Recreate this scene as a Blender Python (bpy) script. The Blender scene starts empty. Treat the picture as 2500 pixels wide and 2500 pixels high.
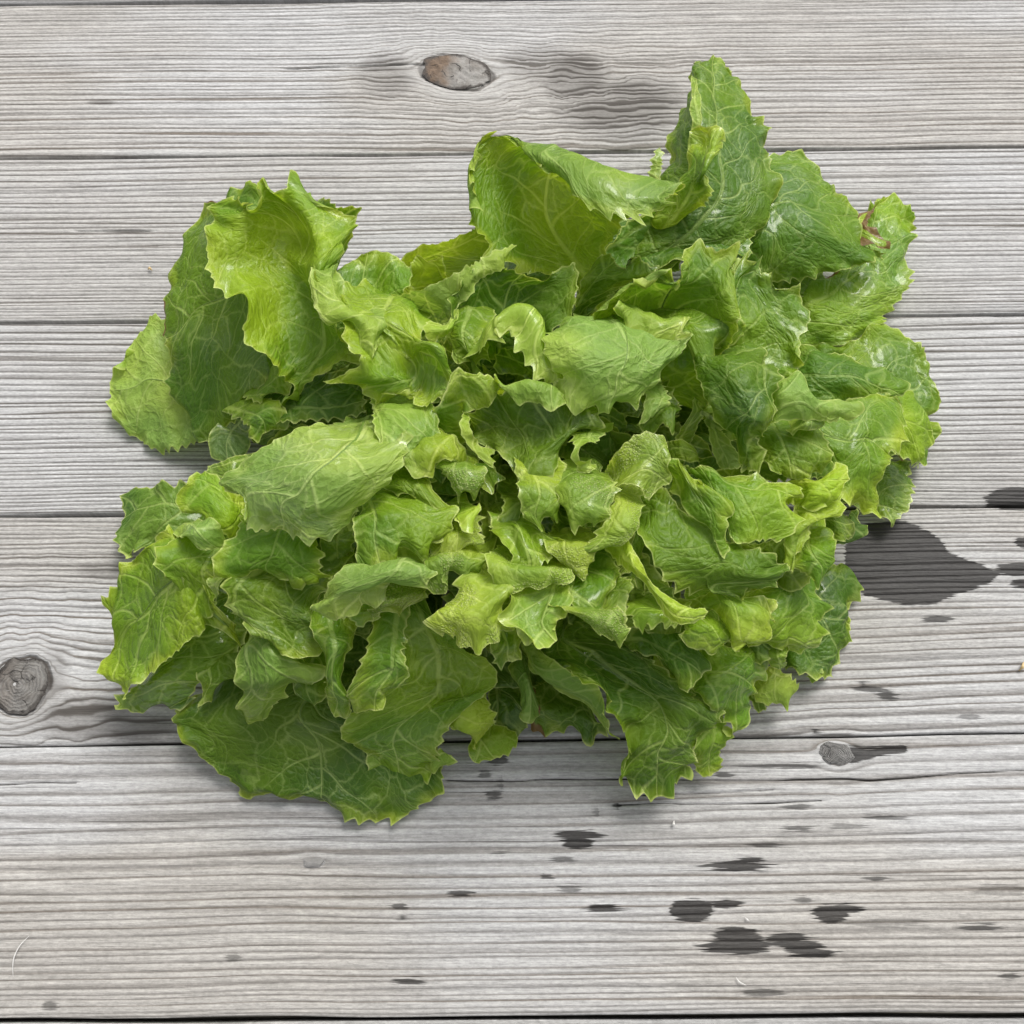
import bpy, math
import numpy as np
# ---------------------------------------------------------------- measured data (millimetres on the tabletop)
CAM_H=0.406
GAPS=[(285.39, 0.0158), (186.94, 0.01428), (94.05, 0.01011), (0.75, 0.00949), (-94.86, 0.01279), (-192.8, 0.00549)]
WET=[(24.5, -130.0, 7.0, 1.4, 1), (24.7, -132.9, 4.4, 1.7, 1), (84.2, -141.2, 9.9, 1.5, 1), (89.3, -139.5, 4.0, 0.9, 1), (66.4, -156.7, 7.3, 3.8, 1), (79.0, -154.6, 4.7, 1.3, 1), (33.7, -155.8, 5.7, 1.0, 1), (117.5, -158.2, 6.4, 2.8, 1), (123.0, -156.4, 4.9, 1.2, 1), (82.3, -165.5, 8.2, 2.6, 1), (82.0, -169.0, 12.5, 2.6, 1), (100.6, -166.4, 6.8, 1.8, 1), (105.2, -168.6, 7.8, 2.0, 1), (108.8, -171.2, 7.7, 1.6, 1), (109.5, -120.0, 5.0, 1.0, 0.7), (140.9, -123.6, 4.5, 0.6, 0.7), (95.7, -133.8, 3.0, 0.5, 0.7), (108.7, -127.9, 3.5, 0.6, 0.8), (180.5, -85.9, 2.9, 1.1, 0.6), (12.8, -144.9, 2.3, 0.9, 0.8), (18.4, -139.1, 2.5, 0.5, 0.7), (89.9, -184.5, 4.8, 1.0, 0.7), (172.3, -162.8, 4.4, 0.7, 0.8), (107.8, -153.0, 1.8, 0.6, 0.7), (136.1, -145.7, 2.0, 0.5, 0.8), (39.9, -119.8, 1.0, 0.7, 0.9), (31.7, -122.1, 0.8, 2.4, 0.5), (21.1, -149.1, 2.0, 0.7, 0.6), (127.4, -127.0, 3.5, 0.6, 0.5), (138.1, -161.0, 8.8, 1.0, 0.35), (181.7, -150.0, 8.8, 1.5, 0.35), (179.8, -178.7, 2.4, 0.8, 0.7), (106.4, -104.6, 9.2, 0.8, 0.7), (119.1, -91.3, 1.2, 0.5, 0.9), (81.6, -108.4, 1.5, 0.5, 0.8), (173.7, -46.2, 4.3, 1.1, 0.9), (141.7, -74.6, 3.7, 0.9, 0.9), (148.7, -77.4, 3.3, 1.2, 0.9), (139.3, -72.5, 2.1, 0.9, 0.8), (209.6, -25.1, 8.2, 2.5, 1), (213.8, -13.6, 3.3, 2.4, 1), (209.8, -31.4, 3.7, 1.6, 1), (213.9, 6.1, 12.3, 5.0, 1), (-18.8, -151.2, 3.5, 1.0, 0.9), (-41.7, -155.3, 1.5, 0.5, 0.8), (-40.1, -159.0, 1.4, 0.5, 0.7), (-37.9, -180.6, 3.8, 0.8, 0.9), (-165.5, -188.7, 1.9, 1.0, 0.6), (-101.2, -172.6, 1.9, 0.7, 0.6), (-145.4, -193.6, 2.3, 0.6, 0.7), (-4.2, -136.7, 2.2, 0.5, 0.7), (-5.3, -102.4, 3.5, 1.7, 0.8), (-10.4, -107.9, 1.8, 1.2, 0.7), (-6.8, -115.5, 3.1, 1.4, 0.8), (-4.8, -110.9, 1.2, 2.4, 0.5)]
WETPOLY=[[(146.0, -7.1), (153.1, -4.2), (165.3, -4.2), (173.6, -8.3), (180.5, -14.2), (181.1, -17.6), (192.4, -22.8), (201.6, -26.9), (196.6, -30.8), (188.5, -33.7), (178.2, -37.0), (172.4, -39.8), (161.5, -40.4), (153.1, -38.7), (144.8, -35.9), (136.9, -29.1), (139.5, -15.3)], [(131.3, -97.9), (136.9, -97.9), (144.2, -97.4), (153.5, -96.9), (153.2, -99.4), (143.8, -100.4), (136.4, -102.4), (131.1, -103.4)]]
KNOTS=[(-27.8, 236.9, 19.6, 11.0, -0.22, 0), (-195.9, -73.2, 12.2, 12.2, 0, 1), (125.9, -100.3, 6.7, 4.7, -0.15, 2), (-74.1, -140.2, 4.9, 2.0, 0, 3)]
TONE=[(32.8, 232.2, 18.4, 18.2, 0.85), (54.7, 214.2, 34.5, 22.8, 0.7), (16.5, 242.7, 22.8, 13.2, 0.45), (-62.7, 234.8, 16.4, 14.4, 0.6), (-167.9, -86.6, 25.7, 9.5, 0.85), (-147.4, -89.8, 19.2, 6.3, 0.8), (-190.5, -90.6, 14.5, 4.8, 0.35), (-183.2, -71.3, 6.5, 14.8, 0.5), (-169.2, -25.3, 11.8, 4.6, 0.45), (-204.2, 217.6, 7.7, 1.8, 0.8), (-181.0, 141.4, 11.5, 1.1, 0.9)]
WOBBLE=[(34.6, 221.9, 67.2, 38.5, 1.0), (-65.7, 232.2, 24.6, 26.0, 0.5), (-172.3, -84.2, 25.8, 17.6, 0.8)]
CRACKS=[[(-26.8, -110.1), (66.1, -109.8), (138.6, -109.8), (173.6, -107.2), (203.8, -105.9)], [(-199.6, -111.9), (-166.7, -111.0)], [(-113.4, 238.8), (-39.3, 242.7)], [(-205.0, 141.4), (-169.5, 141.6)], [(39.0, -119.5), (118.8, -117.7)], [(48.5, -116.2), (102.0, -113.1)]]

TILT = math.radians(20.5)
# ---------------------------------------------------------------- camera, sky, sun, exposure
scene = bpy.context.scene
col = scene.collection
cam_data = bpy.data.cameras.new("camera")
cam_data.sensor_width = 36.0
cam_data.lens = 36.0 * 2507.0 / 2500.0
cam_data.clip_start = 0.01
cam_data.clip_end = 100.0
camera = bpy.data.objects.new("camera", cam_data)
camera.location = (0.0, -CAM_H * math.tan(TILT), CAM_H)
camera.rotation_euler = (TILT, 0.0, 0.0)
col.objects.link(camera)
scene.camera = camera

SUN_EL, SUN_AZ = math.radians(54), math.radians(28)   # azimuth from +Y (top of picture) towards +X
world = bpy.data.worlds.new("World")
scene.world = world
world.use_nodes = True
wn, wl = world.node_tree.nodes, world.node_tree.links
sky = wn.new("ShaderNodeTexSky")
sky.sky_type = 'NISHITA'
sky.sun_disc = False
sky.sun_elevation = SUN_EL
sky.sun_rotation = SUN_AZ
sky.dust_density = 4.0
sky.air_density = 1.0
cloud = wn.new("ShaderNodeHueSaturation")          # a cloud layer: the same sky, nearly colourless
cloud.inputs["Saturation"].default_value = 0.12
wl.new(sky.outputs[0], cloud.inputs["Color"])
bg = wn["Background"]
wl.new(cloud.outputs[0], bg.inputs["Color"])
bg.inputs["Strength"].default_value = 0.115
sun_data = bpy.data.lights.new("sun", 'SUN')
sun_data.energy = 1.5
sun_data.angle = math.radians(26)
sun_data.color = (1.0, 0.965, 0.91)
sun = bpy.data.objects.new("sun", sun_data)
sun.rotation_euler = (math.pi / 2 - SUN_EL, 0.0, math.pi - SUN_AZ)
col.objects.link(sun)
vs = scene.view_settings
vs.view_transform = 'Standard'
vs.look = 'None'
vs.exposure = 0.84
vs.gamma = 1.0
scene.cycles.use_denoising = True
scene.cycles.max_bounces = 5
scene.cycles.diffuse_bounces = 2
scene.cycles.glossy_bounces = 2
scene.cycles.transmission_bounces = 4

# ---------------------------------------------------------------- numeric helpers
rng = np.random.default_rng(7)
LAT = rng.random((64, 256, 256))

def vnoise(x, y, seed=0):
    """smooth value noise in -1..1"""
    g = LAT[seed % 64]
    xi = np.floor(x).astype(int); yi = np.floor(y).astype(int)
    fx = x - xi; fy = y - yi
    fx = fx * fx * fx * (fx * (fx * 6 - 15) + 10); fy = fy * fy * fy * (fy * (fy * 6 - 15) + 10)
    a = g[xi % 256, yi % 256]; b = g[(xi + 1) % 256, yi % 256]
    c = g[xi % 256, (yi + 1) % 256]; d = g[(xi + 1) % 256, (yi + 1) % 256]
    return ((a * (1 - fx) + b * fx) * (1 - fy) + (c * (1 - fx) + d * fx) * fy) * 2 - 1

def grid_mesh(name, P, attrs, smooth=True, extra=None):
    nu, nv = P.shape[:2]
    idx = np.arange(nu * nv).reshape(nu, nv)
    q = np.stack([idx[:-1, :-1], idx[:-1, 1:], idx[1:, 1:], idx[1:, :-1]], -1).reshape(-1, 4)
    V = P.reshape(-1, 3)
    if extra is not None:
        V = np.concatenate([V, extra[0]]); q = np.concatenate([q, extra[1]])
    me = bpy.data.meshes.new(name)
    me.vertices.add(len(V)); me.vertices.foreach_set("co", V.astype(np.float32).ravel())
    me.loops.add(q.size); me.loops.foreach_set("vertex_index", q.astype(np.int32).ravel())
    me.polygons.add(len(q)); me.polygons.foreach_set("loop_start", np.arange(0, q.size, 4, dtype=np.int32))
    me.update(calc_edges=True)
    me.polygons.foreach_set("use_smooth", np.full(len(q), smooth))
    for k, a in attrs.items():
        a = np.asarray(a, np.float32)
        vec = a.ndim == 3
        a = a.reshape(nu * nv, -1)
        if len(V) > len(a):
            a = np.concatenate([a, np.full((len(V) - len(a), a.shape[1]), 0.5, np.float32)])
        at = me.attributes.new(k, 'FLOAT_VECTOR' if vec else 'FLOAT', 'POINT')
        at.data.foreach_set("vector" if vec else "value", a.ravel())
    return me

# ---------------------------------------------------------------- node helpers
class Nodes:
    def __init__(self, name):
        self.mat = bpy.data.materials.new(name); self.mat.use_nodes = True
        self.t = self.mat.node_tree; self.t.nodes.clear()
    def new(self, kind, **kw):
        n = self.t.nodes.new(kind)
        for k, v in kw.items(): setattr(n, k, v)
        return n
    def put(self, sock, v):
        if isinstance(v, bpy.types.NodeSocket): self.t.links.new(v, sock)
        elif v is not None:
            if isinstance(v, (tuple, list)) and len(v) == 3 and sock.type == 'RGBA': v = (*v, 1)
            sock.default_value = v
    def m(self, op, a, b=None, c=None, clamp=False):
        n = self.new("ShaderNodeMath", operation=op, use_clamp=clamp)
        for s, v in zip(n.inputs, (a, b, c)): self.put(s, v)
        return n.outputs[0]
    def vm(self, op, a, b=None, scale=None):
        n = self.new("ShaderNodeVectorMath", operation=op)
        self.put(n.inputs[0], a)
        if b is not None: self.put(n.inputs[1], b)
        if scale is not None: self.put(n.inputs["Scale"], scale)
        return n.outputs["Value"] if op in ('LENGTH', 'DISTANCE', 'DOT_PRODUCT') else n.outputs[0]
    def step(self, x, lo, hi, a=0.0, b=1.0):
        n = self.new("ShaderNodeMapRange", interpolation_type='SMOOTHSTEP')
        for s, v in zip(n.inputs, (x, lo, hi, a, b)): self.put(s, v)
        return n.outputs[0]
    def mix(self, f, a, b, mode='MIX'):
        n = self.new("ShaderNodeMix", data_type='RGBA', blend_type=mode, clamp_factor=True)
        self.put(n.inputs["Factor"], f); self.put(n.inputs["A"], None); 
        ins = [s for s in n.inputs if s.type == 'RGBA']
        self.put(ins[0], a); self.put(ins[1], b)
        return [o for o in n.outputs if o.type == 'RGBA'][0]
    def attr(self, name, kind='GEOMETRY', out="Fac"):
        n = self.new("ShaderNodeAttribute", attribute_name=name, attribute_type=kind)
        return n.outputs[out]
    def noise(self, v, scale, detail=2.0, rough=0.5, out="Fac"):
        n = self.new("ShaderNodeTexNoise")
        self.put(n.inputs["Vector"], v); self.put(n.inputs["Scale"], scale)
        n.inputs["Detail"].default_value = detail; n.inputs["Roughness"].default_value = rough
        return n.outputs[out]
    def voro(self, v, scale, feature='DISTANCE_TO_EDGE', rand=1.0, out="Distance", dims='3D'):
        n = self.new("ShaderNodeTexVoronoi", feature=feature, voronoi_dimensions=dims)
        self.put(n.inputs["Vector"], v); self.put(n.inputs["Scale"], scale)
        n.inputs["Randomness"].default_value = rand
        return n.outputs[out]
    def xyz(self, v):
        n = self.new("ShaderNodeSeparateXYZ"); self.put(n.inputs[0], v); return n.outputs
    def vec(self, x, y, z):
        n = self.new("ShaderNodeCombineXYZ")
        for s, v in zip(n.inputs, (x, y, z)): self.put(s, v)
        return n.outputs[0]
    def bump(self, h, strength, dist, normal=None):
        n = self.new("ShaderNodeBump")
        self.put(n.inputs["Height"], h); self.put(n.inputs["Strength"], strength); self.put(n.inputs["Distance"], dist)
        if normal is not None: self.put(n.inputs["Normal"], normal)
        return n.outputs[0]

# ---------------------------------------------------------------- weathered wood
def wood_material():
    N = Nodes("weathered_wood")
    co = N.new("ShaderNodeTexCoord").outputs["Object"]
    p = N.attr("phase"); wet = N.attr("wet"); kn = N.attr("knot"); tone = N.attr("tone"); crack = N.attr("crack")
    wetamt = N.attr("wetamt")
    contrast = N.attr("contrast", 'OBJECT'); warm = N.attr("warm", 'OBJECT'); light = N.attr("light", 'OBJECT')
    x, y, z = N.xyz(co)
    seed = N.attr("seed", 'OBJECT')
    fib = N.vec(N.m('MULTIPLY', x, 55), N.m('MULTIPLY', y, 1500), seed)
    fibre = N.noise(fib, 1.0, 2, 0.7)
    fib2 = N.noise(N.vec(N.m('MULTIPLY', x, 14), N.m('MULTIPLY', y, 420), seed), 1.0, 2, 0.6)
    grain = N.noise(N.vec(N.m('MULTIPLY', x, 480), N.m('MULTIPLY', y, 1300), seed), 1.0, 2, 0.7)
    patch = N.attr("patch"); mott = N.attr("mottle")
    pw = N.m('ADD', p, N.m('MULTIPLY', N.m('SUBTRACT', fib2, 0.5), 0.22))
    f = N.m('FRACT', pw)
    ring = N.m('FLOOR', pw)
    wnz = N.new("ShaderNodeTexWhiteNoise", noise_dimensions='2D'); N.put(wnz.inputs["Vector"], N.vec(ring, seed, 0)); rr = wnz.outputs["Value"]
    # pale ridge, brown slope, sharp dark groove where the soft wood has weathered out
    slope = N.step(f, N.m('ADD', 0.34, N.m('MULTIPLY', rr, 0.26)), N.m('ADD', 0.72, N.m('MULTIPLY', rr, 0.14)))
    sharp = N.m('MULTIPLY', N.step(f, 0.72, 0.93), 1.0)
    back = N.step(f, 0.16, 0.0)
    groove = N.m('ADD', N.m('MULTIPLY', slope, 0.50), N.m('MULTIPLY', N.m('MAXIMUM', sharp, N.m('MULTIPLY', back, 0.9)), 0.45))
    depth = N.m('MULTIPLY', contrast, N.m('ADD', 0.6, N.m('ADD', N.m('MULTIPLY', rr, 0.5), N.m('MULTIPLY', N.m('SUBTRACT', fib2, 0.5), 0.9))))
    hair = N.step(N.m('FRACT', N.m('MULTIPLY', pw, 3.3)), 0.72, 0.95)
    dark_f = N.m('MULTIPLY', N.m('ADD', groove, N.m('MULTIPLY', hair, 0.2)), depth, clamp=True)
    greyl = N.mix(patch, (0.40, 0.40, 0.40), (0.318, 0.316, 0.312))
    warml = N.mix(mott, (0.37, 0.352, 0.322), (0.285, 0.266, 0.238))
    lightc = N.mix(N.m('MULTIPLY', warm, N.step(patch, 0.3, 0.7)), greyl, warml)
    darkc = N.mix(N.m('MULTIPLY', warm, N.m('ADD', 0.35, rr)), (0.105, 0.101, 0.097), (0.15, 0.126, 0.102))
    c = N.mix(dark_f, lightc, darkc)
    c = N.mix(1.0, c, N.mix(fibre, (0.50, 0.50, 0.495), (1.48, 1.48, 1.49)), 'MULTIPLY')
    c = N.mix(1.0, c, N.mix(grain, (0.56, 0.56, 0.56), (1.42, 1.42, 1.42)), 'MULTIPLY')
    # fine dark splits along the grain
    sp = N.noise(N.vec(N.m('MULTIPLY', x, 9), N.m('MULTIPLY', y, 900), N.m('ADD', seed, 9)), 1.0, 2, 0.6)
    split = N.step(sp, 0.67, 0.74)
    c = N.mix(N.m('MULTIPLY', split, 0.55), c, (0.07, 0.062, 0.055))
    # darker tone in soft elliptical patches, most of them near knots
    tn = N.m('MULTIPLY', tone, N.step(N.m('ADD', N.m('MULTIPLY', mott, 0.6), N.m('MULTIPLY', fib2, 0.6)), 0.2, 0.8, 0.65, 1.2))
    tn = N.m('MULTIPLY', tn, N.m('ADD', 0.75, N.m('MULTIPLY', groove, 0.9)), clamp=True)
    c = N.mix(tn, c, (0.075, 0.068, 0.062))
    # round the knots: a dark seam and a pale burl
    kq = kn
    rim = N.m('MULTIPLY', N.step(kq, 0.84, 0.94), N.step(kq, 1.04, 0.97))
    c = N.mix(N.m('MULTIPLY', rim, N.m('ADD', 0.2, N.m('MULTIPLY', mott, 0.8))), c, (0.035, 0.03, 0.027))
    halo = N.m('MULTIPLY', N.step(kq, 1.0, 1.12), N.step(kq, 1.8, 1.15))
    c = N.mix(N.m('MULTIPLY', halo, N.m('MULTIPLY', fib2, 0.7)), c, (0.38, 0.375, 0.365))
    # cracks
    cm = N.step(N.m('ADD', crack, N.m('MULTIPLY', N.m('SUBTRACT', mott, 0.5), 0.5)), 0.42, 0.05)
    c = N.mix(cm, c, (0.02, 0.018, 0.016))
    c = N.mix(1.0, c, N.vec(light, light, light), 'MULTIPLY')
    # wet marks
    wv = N.m('ADD', wet, N.m('ADD', N.m('MULTIPLY', N.m('SUBTRACT', fibre, 0.5), 4.2), N.m('MULTIPLY', N.m('SUBTRACT', fib2, 0.5), 1.8)))
    wm = N.m('MULTIPLY', N.step(wv, 0.7, 0.1), wetamt)
    wetc = N.mix(1.0, c, (0.10, 0.096, 0.094), 'MULTIPLY')
    c = N.mix(wm, c, wetc)
    h = N.m('ADD', N.m('MULTIPLY', fibre, 0.6), N.m('ADD', N.m('MULTIPLY', grain, 0.35), N.m('MULTIPLY', fib2, 0.4)))
    h = N.m('SUBTRACT', h, N.m('ADD', N.m('MULTIPLY', split, 0.5), N.m('MULTIPLY', rim, 0.8)))
    bs = N.new("ShaderNodeBsdfPrincipled")
    N.put(bs.inputs["Base Color"], c)
    N.put(bs.inputs["Roughness"], N.m('SUBTRACT', 0.86, N.m('MULTIPLY', wm, 0.36)))
    bs.inputs["Specular IOR Level"].default_value = 0.2
    N.put(bs.inputs["Normal"], N.bump(h, 0.8, 0.0005))
    out = N.new("ShaderNodeOutputMaterial"); N.t.links.new(bs.outputs[0], out.inputs[0])
    return N.mat

WOOD = wood_material()

def poly_sdf(px, py, poly):
    d = np.full(px.shape, 1e9); inside = np.zeros(px.shape, bool)
    n = len(poly)
    for i in range(n):
        ax, ay = poly[i]; bx, by = poly[(i + 1) % n]
        ex, ey = bx - ax, by - ay
        t = np.clip(((px - ax) * ex + (py - ay) * ey) / (ex * ex + ey * ey), 0, 1)
        d = np.minimum(d, np.hypot(px - ax - ex * t, py - ay - ey * t))
        cond = ((ay > py) != (by > py))
        with np.errstate(divide='ignore', invalid='ignore'):
            xi = (bx - ax) * (py - ay) / (by - ay if by != ay else 1e-9) + ax
        inside ^= cond & (px < xi)
    return np.where(inside, -d, d)

def polyline_dist(px, py, pl):
    d = np.full(px.shape, 1e9)
    for (ax, ay), (bx, by) in zip(pl[:-1], pl[1:]):
        ex, ey = bx - ax, by - ay
        t = np.clip(((px - ax) * ex + (py - ay) * ey) / (ex * ex + ey * ey), 0, 1)
        d = np.minimum(d, np.hypot(px - ax - ex * t, py - ay - ey * t))
    return d

deck = bpy.data.objects.new("wooden_tabletop", None)
deck["kind"] = "structure"
deck["label"] = "weathered grey plank tabletop under the lettuce"
col.objects.link(deck)

# ring spacing (mm) at far edge and near edge of each plank, groove contrast, warmth, brightness
PLANKS = [  # far to near
    dict(sp=(3.6, 3.0), contrast=.75, warm=.5, light=.75),
    dict(sp=(2.4, 3.3), contrast=.72, warm=.55, light=1.06),
    dict(sp=(3.8, 1.6), contrast=.78, warm=.35, light=1.05),
    dict(sp=(3.8, 1.5), contrast=1.0, warm=.25, light=1.04),
    dict(sp=(1.8, 4.4), contrast=.9, warm=.5, light=1.02),
    dict(sp=(6.4, 1.8), contrast=.78, warm=.7, light=1.0),
    dict(sp=(4.0, 3.0), contrast=.8, warm=.5, light=.95),
]
g0, gN = GAPS[0], GAPS[-1]
pitch = (g0[0] - gN[0]) / 5.0
lines = [(g0[0] + pitch, g0[1])] + list(GAPS) + [(gN[0] - pitch, gN[1])]
X0, X1, DX = -400.0, 400.0, 2.6
GAPW = [1.3, 2.2, 1.5, 1.3, 1.6, 1.1, 1.8, 1.5]

def plank(i, spec):
    (fa, fm), (na, nm) = lines[i], lines[i + 1]
    edge = i in (0, len(PLANKS) - 1)
    nx = int((X1 - X0) / (DX * (2 if edge else 1))) + 1
    ny = 110 if edge else 228
    xs = np.linspace(X0, X1, nx); t = np.linspace(0, 1, ny)
    far = fa + fm * xs - GAPW[i] / 2; near = na + nm * xs + GAPW[i + 1] / 2
    far = far + 0.45 * vnoise(xs / 60, xs * 0 + i, 3); near = near + 0.45 * vnoise(xs / 45, xs * 0 + i, 4)
    # denser rows are even; first index runs from far to near
    X = np.repeat(xs[None], ny, 0); Y = far[None] + (near - far)[None] * t[:, None]
    T = np.repeat(t[:, None], nx, 1)
    W = float(np.mean(far - near))
    yl = T * W                                                     # distance from far edge
    # grain deflection
    dy = 2.0 * vnoise(X / 260 + i * 9, yl / 90, 5 + i) + 0.38 * vnoise(X / 80, yl / 30, 15 + i) + 0.12 * vnoise(X / 22, yl / 6, 25 + i)
    for (cx, cy, rx, ry, a) in WOBBLE:
        w = np.exp(-(((X - cx) / rx) ** 2 + ((Y - cy) / ry) ** 2) * 1.2) * a
        dy = dy + w * (2.6 * vnoise(X / 13, Y / 8, 33) + 1.1 * vnoise(X / 5, Y / 4, 34))
    Q = np.full(X.shape, 9.0)
    for (cx, cy, rx, ry, ang, ks) in KNOTS:
        if not (near.min() - 4 < cy < far.max() + 4): continue
        ca, sa = math.cos(ang), math.sin(ang)
        lx = (X - cx) * ca + (Y - cy) * sa; ly = -(X - cx) * sa + (Y - cy) * ca
        q = np.hypot(lx / rx, ly / ry)
        q = q * (1 + 0.10 * vnoise(X / 6, Y / 6, 40))
        if ks < 2: Q = np.minimum(Q, q)
        k = 1.0 / np.maximum(q, 0.75) ** 2
        dy = dy + (Y - cy) * k * np.exp(-np.maximum(q - 1, 0) / 3.0)   # stream lines part round the knot
    ye = np.clip(yl + dy, -12, W + 12)
    s0, s1 = spec["sp"]
    tt = ye / W
    sm = (s1 - s0)
    phase = W / sm * np.log(np.maximum(s0 + sm * tt, 0.4)) if abs(sm) > .05 else ye / s0
    phase = phase - phase.min() + 3 + 0.35 * vnoise(X / 130, phase * 1.7, 45)
    f = phase - np.floor(phase)
    rid = np.clip(np.minimum(f / 0.35, (1 - f) / 0.2), 0, 1); rid = rid * rid * (3 - 2 * rid)
    rnd = LAT[50][(np.floor(phase).astype(int)) % 256, i]
    Z = -0.42 * (1 - rid) * (0.45 + 0.75 * rnd) + 0.25 * vnoise(X / 90, Y / 40, 51) + 0.05 * vnoise(X / 5, Y / 0.8, 52)
    wet = np.full(X.shape, 50.0); wamt = np.zeros(X.shape)
    for (cx, cy, rx, ry, a) in WET:
        q = np.hypot((X - cx) / rx, (Y - cy) / ry); d = (q - 1) * min(rx, ry) * 1.1
        wamt = np.where(d < wet, a, wamt); wet = np.minimum(wet, d)
    for pl in WETPOLY:
        d = poly_sdf(X, Y, pl); wamt = np.where(d < wet, 1.0, wamt); wet = np.minimum(wet, d)
    patch = 0.5 + 0.35 * vnoise(X / 150 + 3 * i, Y / 55, 53) + 0.2 * vnoise(X / 60, Y / 25, 54)
    mott = 0.5 + 0.3 * vnoise(X / 38, Y / 13 + i, 55) + 0.22 * vnoise(X / 14, Y / 4, 56)
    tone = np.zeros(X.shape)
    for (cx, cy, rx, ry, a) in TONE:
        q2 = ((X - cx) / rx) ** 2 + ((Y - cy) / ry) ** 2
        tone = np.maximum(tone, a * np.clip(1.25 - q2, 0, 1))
    ck = np.full(X.shape, 30.0)
    for pl in CRACKS:
        ck = np.minimum(ck, polyline_dist(X, Y + 0.5 * vnoise(X / 14, X * 0, 60), pl))
    Z = Z - 1.2 * np.clip(1 - ck / 0.6, 0, 1)
    Z = Z - 0.9 * np.exp(-((Q - 0.98) / 0.07) ** 2) + 0.5 * np.clip(1 - Q, 0, 1) * 0.6
    # worn, rounded long edges
    e = np.minimum(yl, W - yl)
    Z = Z - 0.9 * np.exp(-e / 0.7) - 0.5
    P = np.stack([X, Y, Z], -1) / 1000.0
    # skirt: long edges turned down to the plank's thickness
    def skirt(row):
        a = P[row].copy(); b = a.copy(); b[:, 2] = -0.022; return b
    nb = ny * nx
    b0, b1 = skirt(0), skirt(-1)
    i0 = np.arange(nx); i1 = (ny - 1) * nx + np.arange(nx)
    e0 = nb + np.arange(nx); e1 = nb + nx + np.arange(nx)
    qs = np.concatenate([np.stack([i0[1:], i0[:-1], e0[:-1], e0[1:]], -1), np.stack([i1[:-1], i1[1:], e1[1:], e1[:-1]], -1),
                         np.stack([e0[:-1], e1[:-1], e1[1:], e0[1:]], -1)])
    # Y falls with the row index, so flip to face up
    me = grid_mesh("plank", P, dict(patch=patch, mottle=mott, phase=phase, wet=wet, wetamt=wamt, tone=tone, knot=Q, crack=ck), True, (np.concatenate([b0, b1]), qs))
    me.flip_normals()
    me.materials.append(WOOD)
    o = bpy.data.objects.new("plank", me)
    o["contrast"] = spec["contrast"]; o["warm"] = spec["warm"]; o["light"] = spec["light"]; o["seed"] = float(i * 3.7 + 1)
    o.parent = deck
    col.objects.link(o)
    for kn in KNOTS:
        if near.min() - 4 < kn[1] < far.max() + 4: knot(o, *kn)

def knot_material():
    N = Nodes("knot_wood")
    co = N.new("ShaderNodeTexCoord").outputs["Object"]
    q = N.attr("knotq"); brown = N.attr("brown", 'OBJECT')
    x, y, z = N.xyz(co)
    n1 = N.noise(co, 110, 4, 0.65); n2 = N.noise(co, 420, 3, 0.65)
    qq = N.m('ADD', q, N.m('MULTIPLY', N.m('SUBTRACT', n1, 0.5), 0.42))
    rings = N.m('SINE', N.m('MULTIPLY', qq, 52))
    c = N.mix(N.step(n1, 0.38, 0.66), (0.26, 0.25, 0.235), (0.17, 0.155, 0.138))
    c = N.mix(N.m('MULTIPLY', N.step(rings, 0.1, 0.9), N.m('SUBTRACT', 0.5, N.m('MULTIPLY', brown, 0.42))), c, (0.12, 0.105, 0.092))
    side = N.m('MULTIPLY', N.step(N.m('ADD', N.attr("knotside"), N.m('MULTIPLY', N.m('SUBTRACT', n1, 0.5), 1.3)), 0.05, -0.5), brown)
    c = N.mix(side, c, N.mix(n2, (0.07, 0.045, 0.03), (0.19, 0.13, 0.085)))
    c = N.mix(1.0, c, N.mix(n2, (0.7, 0.7, 0.7), (1.3, 1.3, 1.3)), 'MULTIPLY')
    ck = N.m('MULTIPLY', N.step(N.voro(N.vm('ADD', co, N.vm('SCALE', N.noise(co, 90, 2, 0.5, "Color"), scale=0.008)), 130), 0.035, 0.008), N.step(n1, 0.45, 0.6))
    c = N.mix(N.m('MULTIPLY', ck, 0.9), c, (0.03, 0.025, 0.022))
    c = N.mix(N.step(N.m('ADD', q, N.m('MULTIPLY', N.m('SUBTRACT', n1, 0.5), 0.7)), 0.80, 1.0), c, (0.05, 0.042, 0.036))
    c = N.mix(N.m('MULTIPLY', N.attr("pale", 'OBJECT'), 0.72), c, N.mix(n2, (0.26, 0.255, 0.25), (0.46, 0.455, 0.445)))
    bs = N.new("ShaderNodeBsdfPrincipled"); N.put(bs.inputs["Base Color"], c); bs.inputs["Roughness"].default_value = 0.8
    c2 = N.attr("shade", 'OBJECT'); N.put(bs.inputs["Base Color"], N.mix(1.0, c, N.vec(c2, c2, c2), 'MULTIPLY'))
    h = N.m('SUBTRACT', N.m('ADD', N.m('MULTIPLY', rings, N.m('SUBTRACT', 0.25, N.m('MULTIPLY', brown, 0.22))), N.m('ADD', n2, n1)), ck)
    N.put(bs.inputs["Normal"], N.bump(h, 0.8, 0.0007))
    out = N.new("ShaderNodeOutputMaterial"); N.t.links.new(bs.outputs[0], out.inputs[0])
    return N.mat
KNOT = knot_material()
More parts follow.
